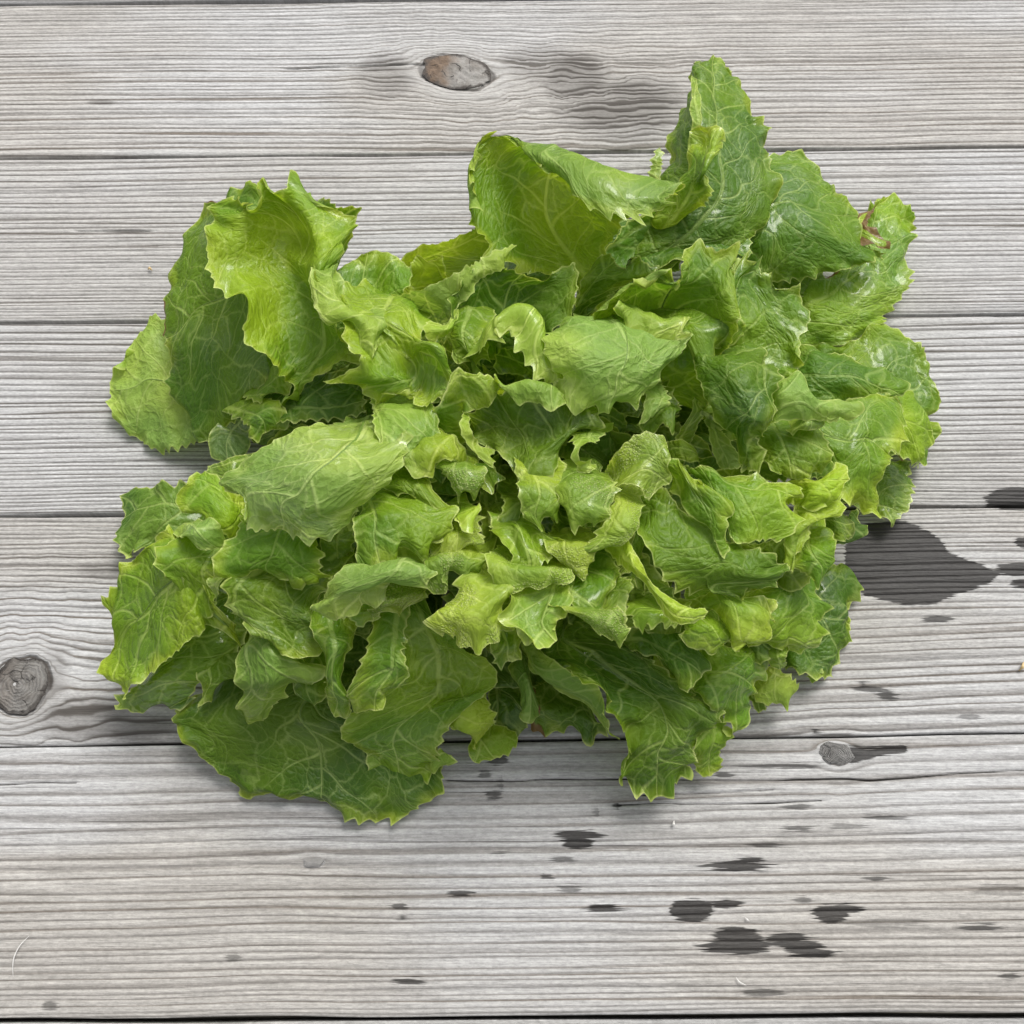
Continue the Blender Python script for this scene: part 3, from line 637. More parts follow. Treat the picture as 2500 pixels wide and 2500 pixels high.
L('d',"32.6 86.1 50.0;36.0 82.1 50.0;39.3 78.1 50.0|46.9 105.2 52.0;52.5 100 44.0;53.6 89.1 48.0|68.5 116.9 52.0;72.7 112.9 46.0;73.2 91.5 48.0|85.1 118.4 50.0;87.1 111 44.0;89.7 93.7 46.0|101.2 112.4 42.0;99.9 105.6 42.0;100.1 98.9 42.0")
L('d',"96.3 128.5 26.0;94.5 109.4 28.0;93.9 96.2 26.0|107.7 145.1 28.0;105.7 107.3 36.0;111.3 95.3 26.0|117.2 161.6 26.0;115.7 111 38.0;124.8 98.3 26.0|132.3 161.3 24.0;126 113.6 38.0;137.6 101.3 26.0|141.4 154.5 22.0;138.8 113.9 34.0;148.9 104.3 26.0|147.7 150.4 20.0;148.2 138.1 24.0;153.7 133.6 24.0;152.7 124 26.0;156.3 115.5 28.0;163 110.3 28.0")
L('m',"121.9 90.2 11.1;125.4 79.9 11.1;128.2 70.6 11.1|127.5 104.2 12.3;135.3 84.5 14.8;153.1 78.1 9.8|142.5 110.4 12.3;147.5 93.9 14.8;166.3 90.0 8.6|157.4 120.3 12.3;161.4 103.5 14.8;176.4 104 8.6|159.5 134.9 13.5;167 118.6 14.8;180.3 121 8.6|163.6 143.3 13.5;171.8 134.9 13.5;184.3 133.9 8.6|168.4 147.5 12.3;175.1 153.6 11.1;177.6 154.6 11.1;183.1 149.4 9.2;185.9 142.3 8.6",brown=0.2)
L('l',"149.1 132.7 24.0;149.7 124 26.0;153.7 116.2 27.0|155.3 134 24.0;153.5 126.9 27.0;157.8 113.1 29.0|163.4 138.6 24.0;160 131.9 25.0;157 125.1 27.0;160.6 120.8 28.0;164.1 116.1 29.0;163 110 29.0",brown=1.15,teeth=0.4)
L('m',"79.4 30.3 74.0;83.8 23.3 74.0;91.8 24.4 72.0;98.6 26.1 70.0|82.0 36.8 76.0;89.3 39.8 72.0;99.2 39.6 70.0;107.4 32.1 72.0|81.1 44.4 80.0;88.5 47.5 76.0;97.7 47.3 74.0;106.5 41.5 74.0|77.3 47.4 82.0;86.9 56.4 78.0;95.8 53.3 76.0;111 48.7 74.0|78.0 54.0 84.0;85.7 62.4 80.0;94.6 59.3 78.0;108.1 57.5 74.0|81.9 64.9 84.0;87.2 71.0 82.0;87.5 67.7 82.0;92.2 69.8 80.0;92.2 65.3 80.0;96.0 65.3 80.0;96.9 60.0 78.0;106.2 62.8 76.0")
L('m',"31.8 35.0 84.0;50.8 36.4 78.0;66.0 33.6 78.0;74.1 29.3 82.0|27.6 37.8 92.0;48.6 47.9 80.0;63.3 45.1 80.0;76.2 29.5 90.0|30.8 41.6 98.0;49.0 51.4 88.0;64.1 50.0 88.0;78.2 32.7 96.0|37.0 44.5 102;47.6 48.5 98.0;57.6 47.8 98.0;68.7 51.8 94.0;74.5 43.7 98.0;78.0 37.5 96.0|42.1 46.6 104;46.8 46.6 104;52.9 52.4 104;55.5 51.4 102;55.9 43.2 104;58.0 43.9 104;59.7 53.4 102;68.3 66.4 98.0;69.9 62.8 98.0;80.5 65.2 94.0;77.7 61.0 94.0;79.9 57.4 94.0;75.4 47.0 96.0",teeth=0.6)
L('y',"37.2 48.0 92.0;42.9 47.7 88.0;49.7 44.4 86.0;56.3 42.9 86.0;63.3 41.9 84.0|35.6 38.0 100;41.2 35.6 98.0;46.8 32.0 98.0;52.5 30.5 98.0;59.4 32.5 96.0|36.1 35.6 98.0;39.3 34.1 97.0;39.2 28.9 96.0;43.8 27.3 95.0;45.7 24.6 94.0;49.6 27.3 95.0;56.0 26.2 95.0;58.4 30.0 97.0")
L('m',"74.6 44.0 88.0;61.5 46.3 88.0;48.3 43.8 86.0|79.6 37.3 90.0;66.4 32.3 92.0;55.9 35.1 90.0|80.8 37.9 88.0;77.1 29.1 87.0;72.2 28.1 88.0;71.6 25.8 87.0;67.2 21.6 86.0;63.0 25.8 87.0;61.3 31.9 88.0")
L('p',"21.7 43.4 84.0;30.7 44.3 86.0;39.6 45.1 88.0;48.6 41.7 88.0|12.5 30.2 98.0;23.1 27.3 104;36.1 23.4 104;49.5 26.3 98.0;61.8 32.4 92.0|10.6 23.3 102;22.6 16.7 108;36.7 14.6 106;50.3 19.1 98.0;60.9 27.0 92.0|12.2 16.8 102;23.1 10.2 106;36.7 9.4 104;47.7 13.2 98.0;54.7 20.4 92.0|16.7 12.2 100;25.5 6.0 102;35.8 5.2 100;44.3 9.2 96.0;52.0 13.2 92.0|13.4 10.0 98.0;13.9 7.0 97.0;19.0 1.5 96.0;21.3 0.9 96.0;25.8 2.5 96.0;31.5 -0.5 95.0;33.4 3.9 95.0;37.5 4.1 94.0;43.8 2.1 93.0;44.7 8.8 93.0;48.4 12.5 92.0",frill=0.6)
L('d',"-17.8 37.3 74.0;-9.2 42.1 68.0;3.5 45.5 66.0;12.9 42.4 70.0|-21.6 39.9 84.0;-12.3 49.2 72.0;2.2 53.8 68.0;18.9 45.6 78.0|-20.9 45.1 88.0;-12.3 56.2 76.0;3.5 60.2 72.0;23.3 52.2 80.0|-19.2 50.7 88.0;-12.2 58.9 82.0;3.5 63.5 76.0;24.7 60.9 80.0|-17.0 59.2 86.0;-12.7 61.7 86.0;-9.0 61.2 84.0;-1.0 65.5 82.0;7.8 62.4 80.0;16.0 66.1 80.0;23.7 69.0 80.0")
L('y',"-12.2 27.3 88.0;-9.3 37.7 90.0;2.1 42.7 92.0;8.6 38.5 92.0;12.6 27.0 92.0;17.9 16.9 90.0|-11.1 24.6 94.0;-7.0 31.2 98.0;2.6 34.5 102;8.0 29.2 102;10.9 19.9 100;15.8 14.0 96.0|-10.8 21.9 94.0;-8.4 25.4 96.0;-5.5 30.2 98.0;-2.6 29.6 99.0;0.9 26.3 99.0;4.3 19.7 98.0;8.9 15.0 96.0;13.5 11.5 94.0")
L('m',"-6.9 43.0 84.0;-14.9 43.2 86.0;-23.1 45.4 84.0|-8.8 33.9 84.0;-16.0 32.8 88.0;-24.8 35.4 84.0|-7.8 25.7 82.0;-10.5 27.6 82.0;-10.8 24.2 82.0;-13.1 19.7 82.0;-15.7 25.5 83.0;-19.4 25.3 82.0;-21.5 28.3 82.0")
L('y',"-20.7 47.4 86.0;-19.2 42.8 86.0;-20.6 38.7 84.0|-24.2 37.8 90.0;-23.3 33.5 92.0;-24.2 32.4 88.0|-28.6 38.0 92.0;-30.6 32.2 94.0;-29.7 29.8 92.0;-26.6 29.6 90.0")
L('d',"11.7 23.1 72.0;10.4 31.6 72.0|2.2 25.0 74.0;3.5 33.8 76.0|-5.3 25.4 74.0;-6.0 31.4 76.0;-3.9 35.3 76.0")
L('m',"-29.3 6.8 84.0;-23.6 1.7 80.0;-17.1 -1.6 78.0|-23.7 9.2 90.0;-19.4 7.1 86.0;-15.6 3.9 84.0|-19.8 16.9 94.0;-16.6 11.6 92.0;-14.8 3.9 88.0|-13.9 13.6 96.0;-11.4 8.7 96.0;-10.9 3.5 90.0|-4.8 11.6 94.0;-5.1 7.7 94.0;-7.6 3.2 92.0")
L('y',"-16.9 2.5 92.0;-14.5 3.6 90.0|-17.7 -4.4 92.0;-14.0 -4.8 90.0|-14.9 -8.9 90.0;-11.2 -7.3 88.0|-11.8 -13.5 88.0;-8.0 -15.2 88.0;-4.9 -13.3 87.0;-6.8 -11.6 87.0;-4.9 -8.7 86.0;-8.8 -7.0 86.0")
L('o',"-14.5 5.2 82.0;-14.5 2.2 80.0;-13.3 -3.6 80.0|-7.2 8.0 92.0;-5.0 -1.0 84.0;-4.9 -9.9 84.0|0.8 6.2 98.0;2.0 -2.9 86.0;1.4 -19.5 86.0|7.6 5.0 98.0;8.9 -3.5 88.0;6.5 -15.0 90.0;3.7 -25.2 88.0|15.7 5.3 96.0;16.3 -3.8 90.0;12.2 -11.6 92.0;13.8 -19.9 90.0|22.2 6.7 92.0;22.5 -3.5 92.0;20.3 -7.6 90.0|26.3 5.2 90.0;28.5 0.7 90.0;29.3 -3.1 90.0;26.2 -5.1 88.0")
L('l',"-7.9 12.8 90.0;0.5 11.7 92.0;8.1 11.7 92.0;18.4 9.2 90.0|-6.8 11.0 98.0;-2.0 6.7 100;6.6 6.2 101;17.3 5.3 97.0|-6.4 9.4 99.0;0.1 4.2 99.0;1.7 2.0 98.0;7.9 3.0 98.0;12.6 -0.2 97.0;16.7 4.8 96.0")
L('y',"21.3 -5.3 88.0;31.9 -3.9 90.0|20.6 -11.4 92.0;26.5 -10.0 92.0|21.1 -16.2 92.0;23.1 -15.8 94.0|22.7 -19.9 90.0;25.8 -19.6 90.0;29.2 -16.3 88.0")
L('s',"32.4 -18.4 86.0;24.8 -15.9 88.0;16.6 -16.6 88.0|34.6 -28.4 92.0;22.7 -28.2 96.0;14.3 -26.0 94.0|33.2 -33.6 92.0;23.7 -35.3 96.0;14.8 -32.5 94.0|32.1 -35.7 90.0;29.0 -36.4 90.0;27.1 -39.0 90.0;24.0 -37.4 91.0;20.0 -40.0 91.0;18.5 -35.9 92.0")
L('l',"17.8 -19.7 92.0;7.3 -18.4 92.0;1.2 -16.8 90.0|19.5 -27.7 92.0;10.2 -29.2 94.0;2.4 -27.7 92.0|15.8 -31.6 92.0;9.6 -35.3 93.0;2.3 -34.2 92.0|16.4 -34.1 90.0;15.2 -38.2 89.0;11.8 -36.7 90.0;10.9 -40.8 89.0;6.6 -38.6 90.0;3.0 -37.3 90.0")
L('s',"29.6 -18.7 84.0;30.8 -20.0 84.0;29.5 -22.7 84.0|35.3 -12.2 92.0;37.8 -16.7 90.0;34.4 -24.7 90.0|42.7 -6.7 94.0;44.8 -16.5 94.0;40.9 -25.6 92.0|51.7 -8.1 92.0;52.5 -14.0 93.0;51.6 -19.4 93.0;53.6 -22.5 91.0;49.7 -25.8 91.0;45.3 -30.0 90.0")
L('s',"44.1 -24.9 84.0;37.9 -22.2 84.0;32.8 -23.6 84.0|42.9 -33.4 90.0;37.2 -32.9 92.0;33.2 -31.4 90.0|40.9 -38.6 90.0;35.1 -40.0 92.0;29.9 -38.6 90.0|35.4 -44.3 88.0;30.3 -44.4 90.0;24.4 -44.3 88.0|27.1 -44.2 86.0;25.1 -46.8 86.0;23.9 -47.4 86.0;22.1 -45.5 86.0")
L('m',"9.3 -32.3 80.0;-0.1 -31.1 82.0;-7.0 -32.3 80.0|12.8 -40.6 86.0;8.0 -37.5 83.0;2.9 -38.8 88.0;-1.4 -36.5 84.0;-7.5 -39.3 86.0|14.6 -43.8 86.0;9.1 -43.1 84.0;4.7 -45.2 88.0;0.5 -42.4 84.0;-3.8 -44.2 87.0|12.8 -47.6 84.0;9.1 -49.9 84.0;4.8 -50.2 84.0;1.1 -48.9 84.0")
L('s',"28.2 -39.1 80.0;20.1 -37.8 80.0;12.6 -37.1 80.0|28.2 -44.6 86.0;19.5 -46.0 88.0;11.7 -45.9 86.0|26.3 -48.7 85.0;20.7 -50.1 87.0;15.3 -49.1 86.0|25.8 -50.3 84.0;23.2 -54.8 84.0;21.4 -53.5 84.0;18.4 -51.6 84.0")
L('s',"18.2 -47.0 80.0;5.7 -46.4 82.0;-6.0 -43.8 82.0|20.5 -52.2 86.0;2.5 -54.2 90.0;-7.7 -51.7 88.0|19.6 -52.9 85.0;17.2 -55.1 85.0;12.3 -55.7 85.0;11.0 -57.9 86.0;3.8 -58.6 86.0;1.4 -60.4 86.0;-3.5 -57.3 86.0")
L('s',"-5.3 -50.0 84.0;-10.2 -50.7 86.0;-15.1 -52.0 84.0|0.8 -58.3 88.0;-12.3 -62.6 90.0;-20.1 -61.4 88.0|-1.6 -66.4 86.0;-12.1 -70.5 92.0;-24.3 -67.6 86.0|0.2 -72.6 83.0;-3.4 -72.8 85.0;-4.6 -77.1 85.0;-8.1 -77.1 85.0;-10.2 -80.5 84.0;-13.4 -78.5 86.0;-16.4 -78.6 85.0;-16.4 -73.7 86.0;-25.0 -70.7 84.0")
L('y',"0.1 -57.7 84.0;8.6 -56.5 84.0;17.8 -54.5 82.0|-2.3 -64.5 90.0;7.3 -64.0 82.0;19.3 -63.3 86.0|-1.7 -70.6 90.0;7.8 -70.8 84.0;14.3 -68.8 88.0|3.6 -74.9 88.0;8.3 -79.4 88.0;11.8 -77.9 88.0;13.6 -71.9 88.0")
L('s',"30.9 -61.9 82.0;24.7 -63.1 84.0;12.5 -64.3 86.0|34.9 -68.0 88.0;25.2 -68.9 91.0;17.0 -67.1 90.0|36.1 -70.8 87.0;29.3 -71.6 90.0;21.2 -69.2 88.0|36.1 -73.5 86.0;34.3 -77.8 85.0;31.3 -76.3 86.0;26.6 -72.9 86.0")
L('m',"35.6 -45.1 74.0;29.3 -43.8 74.0;16.6 -46.5 74.0|36.2 -51.1 78.0;25.2 -56.3 82.0;16.2 -55.0 80.0|31.4 -58.2 80.0;24.9 -63.2 84.0;19.0 -62.0 82.0|29.5 -62.6 80.0;27.4 -66.0 82.0;22.5 -65.7 82.0")
L('o',"34.5 -49.4 76.0;30.0 -53.3 76.0|39.7 -53.3 78.0;28.3 -61.0 78.0|38.1 -62.3 78.0;28.8 -64.8 78.0|37.5 -68.6 76.0;30.8 -67.4 76.0")
L('l',"36.2 -37.8 86.0;37.2 -42.3 86.0;34.8 -48.0 84.0|40.5 -45.6 88.0;38.2 -50.2 90.0;39.1 -55.1 86.0|45.3 -52.6 86.0;43.7 -55.8 88.0;42.9 -57.6 84.0|48.4 -57.6 84.0;47.3 -60.1 86.0;47.1 -63.9 82.0|55.1 -62.0 82.0;53.4 -65.1 84.0;53.9 -68.3 80.0|64.0 -62.7 80.0;63.9 -64.6 80.0;63.5 -66.8 78.0")
L('d',"46.5 -14.5 74.0;42.9 -20.1 72.0;38.9 -27.2 74.0|56.5 -25.6 78.0;51.8 -32.5 80.0;44.2 -43.4 82.0|67.1 -35.6 80.0;59.0 -44.1 84.0;48.7 -49.9 80.0|76.7 -42.1 78.0;67.0 -50.0 84.0;59.6 -55.7 76.0|87.2 -45.1 76.0;79.0 -51.1 80.0;65.7 -54.9 77.0;75.6 -57.8 72.0|96.0 -46.8 72.0;92.0 -50.7 73.0;89.1 -53.4 72.0;83.9 -54.0 72.0;80.4 -52.5 73.0;78.2 -56.1 71.0")
L('m',"60.2 -8.5 72.0;63.0 -11.1 72.0;65.8 -13.7 72.0|70.3 -14.5 80.0;68.9 -23.0 84.0;68.8 -30.2 82.0|79.5 -16.1 80.0;77.3 -26.9 86.0;74.2 -41.7 82.0|88.7 -17.0 80.0;86.5 -28.3 85.0;82.4 -40.7 81.0|99.1 -17.1 78.0;100.4 -22.3 79.0;95.3 -27.0 80.0;97.5 -30.5 78.0;93.8 -36.4 79.0;91.0 -39.4 79.0")
L('m',"54.8 -9.4 80.0;54.3 -13.7 78.0;55.3 -16.2 78.0|57.1 -13.9 86.0;57.8 -22.6 86.0;58.7 -27.1 82.0|59.9 -19.7 88.0;61.6 -28.2 88.0;63.1 -34.0 84.0|63.6 -21.4 89.0;66.2 -30.2 90.0;66.1 -41.8 86.0|63.0 -28.2 88.0;73.4 -28.2 88.0;73.0 -33.6 87.0;70.3 -34.8 87.0;70.6 -41.8 86.0;72.3 -44.4 85.0;69.7 -47.3 84.0")
L('y',"100.3 -13.0 70.0;100.5 -18.8 72.0;99.4 -22.2 70.0|108.1 -14.8 74.0;104.9 -21.5 78.0;100.5 -26.0 74.0|115.4 -8.2 72.0;117.3 -11.9 73.0;114.7 -17.6 74.0;113.2 -21.8 74.0;108 -22.5 74.0;103.6 -27.3 73.0")
L('l',"115.9 -19.2 68.0;107.1 -21.4 70.0;100.4 -22.7 68.0|114.3 -27.7 70.0;103.1 -30.0 74.0;97.8 -29.8 70.0|105.5 -31.2 70.0;98.3 -35.7 73.0;94.7 -36.0 70.0|100.3 -37.3 70.0;97.3 -42.1 70.0;96.4 -47.4 69.0;94.3 -45.7 69.0;94.8 -41.4 70.0")
L('m',"115.1 -31.3 60.0;107.2 -31.3 62.0;100.7 -35.5 60.0|114.4 -37.6 62.0;104.9 -41.8 66.0;98.7 -43.8 62.0|114.7 -41.0 60.0;106.3 -46.5 64.0;102.9 -47.2 62.0|112.5 -43.1 60.0;110.1 -46.5 60.0;107 -52.0 60.0;105 -48.9 61.0")
L('g',"128.3 -8.2 14.8;127.7 -13.8 14.8;127 -19.4 14.8|134 -6.9 18.5;133.1 -13.9 21.0;130.3 -19.8 16.0|139.4 -5.3 18.5;139.9 -10.2 19.7;145.8 -12.4 17.3;143.5 -16.3 16.0;137.3 -17.5 16.0")
L('y',"111.4 26.5 50.0;108.4 16.4 50.0;109.3 5.8 50.0|120.9 22.3 54.0;118.2 8.4 58.0;117.9 -4.9 54.0|131 25.9 54.0;126.8 6.1 60.0;120.2 -13.0 54.0|142.1 31.6 50.0;136.8 10.8 56.0;129.1 -5.7 56.0;127.4 -14.8 50.0|148.9 28.6 48.0;150.7 17.3 48.0;146.6 6.5 50.0;141.2 4.2 52.0;143 3.3 50.0;137.8 -2.0 52.0;137.1 -8.0 50.0;138.9 -14.7 46.0;137.4 -19.4 45.0")
L('d',"111.5 56.7 40.0;109.8 44.0 42.0;110.3 35.0 42.0|121.3 55.5 44.0;118 39.7 50.0;120.6 28.5 46.0|130.5 52.8 44.0;128.5 39.7 50.0;130.5 28.8 46.0|145.1 45.5 42.0;143.4 36.6 46.0;144.9 33.2 44.0|150.7 41.3 40.0;156.9 36.7 40.0;153.9 34.5 40.0;149 33.1 42.0")
L('m',"135.8 76.4 9.8;133.5 57.4 11.1;136 43.4 9.8|149.8 75.0 12.3;146.4 53.0 14.8;148.1 30.3 12.3|161.1 85.0 11.1;157.6 55.4 14.8;159.6 22.2 11.1|173.5 78.5 9.2;167.5 52.6 12.3;168.8 20.2 8.6|179.2 66.0 7.3;175.9 46.9 9.2;174.2 17.9 6.7|179.3 59.7 6.7;182.4 53.1 6.7;184.1 45.2 6.1;180.6 41.2 6.1;180.4 34.7 6.1;178.5 26.8 6.1;176 21.3 6.1",brown=0.2)
L('y',"146.2 33.4 30.0;143.6 17.4 32.0|155.8 38.6 32.0;153.6 21.5 36.0;153.3 13.9 30.0|162.1 41.1 30.0;162.2 24.9 32.0;161.3 12.3 26.0|163.3 36.7 28.0;168.1 33.9 26.0;170.9 28.7 24.0;173.7 22.9 20.0;169.8 17.6 20.0;168.9 13.1 18.0")
L('d',"147.6 22.1 7.3;142.7 13.6 7.3;141.2 1.0 7.3|156.8 20.9 9.8;151.5 7.7 11.1;149.5 -3.7 8.6|167.1 20.4 7.3;164 13.0 8.6;159.5 2.1 8.6;154.2 -6.5 7.3|169.1 20.1 6.1;166.7 15.5 6.7;168.9 12.4 6.1;166.2 7.4 6.1;163.8 -1.8 6.1;159.6 -4.3 6.1;155.9 -8.8 6.1")
L('d',"89.6 30.9 84.0;79.5 30.5 86.0;69.4 27.5 84.0|90.9 18.2 90.0;74.7 15.8 98.0;63.5 20.6 88.0|90.1 8.0 92.0;77.5 5.2 100;66.0 10.3 90.0|87.2 -2.2 92.0;78.9 -3.2 98.0;71.0 1.0 88.0|83.0 -4.7 88.0;78.0 -8.2 90.0;75.9 -6.1 84.0|85.4 -8.0 84.0;79.7 -12.0 86.0;77.9 -11.6 82.0|86.0 -11.0 80.0;83.4 -13.9 80.0;82.6 -16.6 79.0;80.1 -14.8 80.0;78.2 -13.9 80.0")
L('p',"89.3 3.1 80.0;90.1 12.5 80.0;91.5 21.4 80.0|92.0 1.0 86.0;92.8 7.7 90.0;95.0 18.2 88.0|99.7 1.3 86.0;99.8 7.7 90.0;100.4 20.4 88.0|105.8 1.5 85.0;106 5.2 88.0;106.6 12.1 86.0|112.8 3.1 82.0;114 5.1 83.0;117.3 5.4 83.0;121.3 7.0 84.0;117.2 7.4 84.0",teeth=0.4)
L('o',"108.6 7.6 74.0;98.0 7.6 74.0;88.1 5.3 70.0|111 -1.4 76.0;96.5 -2.1 76.0;87.0 -2.3 72.0|113 -7.6 74.0;97.5 -8.1 75.0;89.2 -7.4 72.0|112.3 -10.5 71.0;109.7 -12.9 70.0;106.6 -11.5 70.0;103.8 -12.9 70.0;97.8 -13.2 70.0;97.3 -11.1 70.0;92.7 -10.7 70.0")
L('l',"97.7 3.3 78.0;101.2 5.2 80.0;108.4 5.5 78.0|96.4 -0.6 80.0;100.9 0.2 84.0;107.9 3.0 80.0|98.2 -1.9 79.0;99.5 -0.2 82.0;104.4 0.3 81.0;107.5 2.3 80.0",teeth=0.4)
L('p',"46.8 18.6 82.0;54.6 17.1 82.0|46.1 9.4 84.0;54.6 10.1 84.0|43.7 1.1 82.0;46.1 3.3 82.0;50.9 8.3 82.0")
L('o',"58.2 19.5 74.0;47.2 15.1 74.0|60.8 11.7 76.0;46.6 8.1 76.0|60.3 8.8 74.0;57.0 7.1 75.0;56.9 2.2 74.0;54.0 5.7 75.0;49.2 0.3 74.0;44.8 5.4 74.0")
L('o',"60.0 0.5 66.0;64.8 1.3 66.0|61.7 7.4 70.0;68.2 9.3 72.0|64.4 13.0 72.0;67.3 11.9 74.0|66.1 19.0 72.0;67.4 18.2 72.0")
L('o',"71.1 11.3 66.0;77.1 9.8 66.0|70.3 1.9 70.0;78.1 -1.1 70.0|71.2 -4.0 70.0;81.2 -4.7 70.0|74.0 -8.1 68.0;78.0 -9.2 68.0;81.4 -8.1 68.0")
L('o',"54.4 3.3 66.0;55.6 0.3 66.0;56.1 -1.9 66.0|61.6 0.5 70.0;61.0 -4.1 72.0;60.5 -6.7 70.0|67.7 -4.3 68.0;68.0 -5.4 68.0;67.6 -6.1 68.0")
L('d',"108 -31.4 7.3;104.4 -45.9 8.6;103.4 -60.0 7.3|121.5 -27.2 9.8;116.5 -45.8 13.5;109.6 -68.4 8.6|131.6 -25.3 8.6;126.4 -44.8 12.3;118.3 -71.5 7.3|136.9 -24.5 6.1;136.4 -35.0 7.3;133.3 -52.8 8.6;123.3 -71.6 6.1|137.3 -27.8 4.9;140.2 -32.8 4.9;141.4 -36.7 4.9;136.9 -44.3 5.5;136.9 -51.9 4.9;135.5 -58.1 4.9;128.3 -64.9 4.9;124.3 -71.3 4.9",yellow=0.5)
L('y',"122.4 -67.1 8.6;117.8 -66.4 8.6|120 -70.0 9.8;115.6 -71.3 9.8|120.1 -71.6 8.0;117.7 -75.0 6.7;116.3 -74.1 7.3")
L('m',"84.0 -45.6 40.0;81.8 -56.2 40.0;82.5 -64.6 40.0|94.1 -44.0 44.0;91.2 -59.1 50.0;89.8 -67.9 42.0|104.2 -37.6 42.0;101.4 -55.8 48.0;98.4 -68.7 40.0|114.1 -39.3 36.0;114.5 -45.1 36.0;111.5 -48.6 38.0;113.6 -54.4 36.0;111.2 -58.5 38.0;112.1 -62.1 36.0;108.5 -66.7 36.0;100.9 -67.7 36.0")
L('m',"103.3 -64.5 34.0;98.7 -64.3 36.0;92.4 -63.1 34.0|100.3 -69.2 36.0;96.9 -70.4 38.0;93.4 -69.2 36.0|102.6 -73.3 30.0;99.0 -74.0 30.0;96.4 -70.3 32.0")
L('l',"64.0 -54.0 60.0;63.7 -58.0 60.0;65.2 -60.8 58.0|70.6 -52.9 66.0;70.6 -59.0 70.0;69.1 -61.8 64.0|79.4 -55.2 66.0;78.5 -62.3 70.0;73.6 -70.9 64.0|93.2 -55.0 60.0;90.5 -60.3 61.0;93.0 -60.7 60.0;87.9 -64.5 62.0;88.5 -67.6 60.0;83.0 -69.8 62.0;80.1 -67.4 63.0;76.4 -72.7 62.0")
L('m',"73.9 -59.5 60.0;67.2 -57.4 62.0;60.4 -57.5 60.0|74.7 -69.2 62.0;65.3 -67.6 68.0;57.9 -66.5 64.0|72.1 -72.2 61.0;69.2 -75.3 60.0;64.8 -73.8 62.0;60.6 -72.2 61.0;57.8 -69.2 62.0")
L('l',"60.8 -60.6 70.0;47.9 -60.6 72.0;39.1 -61.2 72.0|60.2 -63.8 72.0;47.7 -65.0 76.0;39.7 -65.0 76.0|60.2 -64.4 72.0;55.4 -66.9 74.0;51.0 -68.5 74.0;49.0 -66.9 75.0;44.7 -67.8 75.0;42.6 -69.8 74.0;40.4 -67.8 75.0")
L('d',"38.8 -60.3 48.0;40.9 -64.5 46.0;42.7 -68.6 46.0|50.2 -63.2 56.0;49.5 -68.7 54.0;50.8 -74.5 48.0|59.8 -65.2 56.0;58.0 -73.8 56.0;56.3 -81.8 48.0|67.3 -72.1 52.0;69.9 -76.9 50.0;65.8 -80.2 50.0;61.3 -85.4 48.0")
L('m',"66.5 -65.3 30.4;63.8 -71.6 33.1;62.6 -78.0 30.4|77.5 -65.9 38.5;73.8 -77.0 44.0;67.5 -84.6 35.8|88.6 -65.9 35.8;83.3 -78.9 41.3;76.7 -90.4 30.4|95.9 -64.4 27.6;96.3 -70.5 27.6;93.6 -73.3 29.0;94.5 -76.5 27.6;90.0 -78.7 29.0;91.6 -81.6 26.3;88.0 -82.9 26.3;89.4 -85.8 24.9;87.1 -90.0 22.2;80.6 -92.8 22.2")
L('l',"92.0 -73.0 13.5;95.0 -67.5 14.8|93.8 -81.9 14.8;97.3 -75.8 19.7;102 -70.3 17.3|103.6 -83.5 12.3;103.6 -80.0 16.0;106.3 -73.6 16.0|105.2 -84.6 9.8;109.1 -80.9 9.8;111.1 -75.8 9.8")
L('d',"97.2 -78.6 9.8;90.7 -77.9 9.8|98.2 -81.4 7.3;92.9 -81.4 7.3|98.4 -82.3 4.9;96.6 -83.9 4.9;94.0 -83.3 4.9")
L('d',"27.2 -55.0 38.0;19.2 -55.0 35.4;13.5 -57.6 35.4|43.5 -69.5 43.1;30.9 -63.3 43.1;20.9 -62.7 35.4;12.7 -74.9 50.9;12.4 -70.7 43.1|56.8 -76.9 40.6;43.6 -72.6 40.6;32.2 -73.9 38.0;26.5 -77.3 48.3;23.0 -81.9 56.0|64.6 -83.3 35.4;54.5 -82.0 38.0;43.9 -80.8 35.4;34.5 -82.9 43.1;32.7 -88.6 48.3|74.9 -89.8 30.3;61.2 -88.8 35.4;50.0 -87.1 32.9;40.1 -91.6 38.0;37.1 -93.7 43.1|71.9 -94.9 27.7;61.6 -96.5 30.3;51.3 -94.0 30.3;43.5 -96.8 32.9;44.0 -98.6 32.9|67.4 -102.7 22.6;61.4 -103 25.1;52.4 -103.4 27.7;44.0 -104.2 25.1;40.4 -109.4 22.6|64.5 -106.2 16.1;63.9 -109.1 14.9;59.4 -113.3 13.6;56.6 -116.2 12.3;50.5 -115.7 13.6;44.7 -115.2 14.9;40.2 -111.2 17.4")
L('m',"5.3 -68.7 34.0;6.4 -66.3 40.0;9.4 -67.1 46.0|7.6 -78.7 40.0;11.0 -78.3 50.0;13.7 -76.0 56.0|17.3 -83.8 38.0;20.9 -83.6 50.0;23.0 -81.9 56.0|27.7 -88.3 36.0;28.8 -87.0 46.0;30.8 -84.0 52.0|39.0 -99.2 28.0;33.3 -93.2 40.0;32.0 -92.7 48.0",teeth=0.3)
L('m',"79.6 -90.3 24.0;75.2 -88.6 26.0;69.6 -91.3 26.0|80.1 -95.8 20.0;72.9 -97.8 24.0;67.7 -99.5 22.0|77.8 -100.7 16.0;71.7 -103.7 18.0;67.8 -104.7 16.0|78.9 -106.6 9.0;75.2 -107.9 9.0;72.2 -109.5 8.0;69.1 -107 10.0")
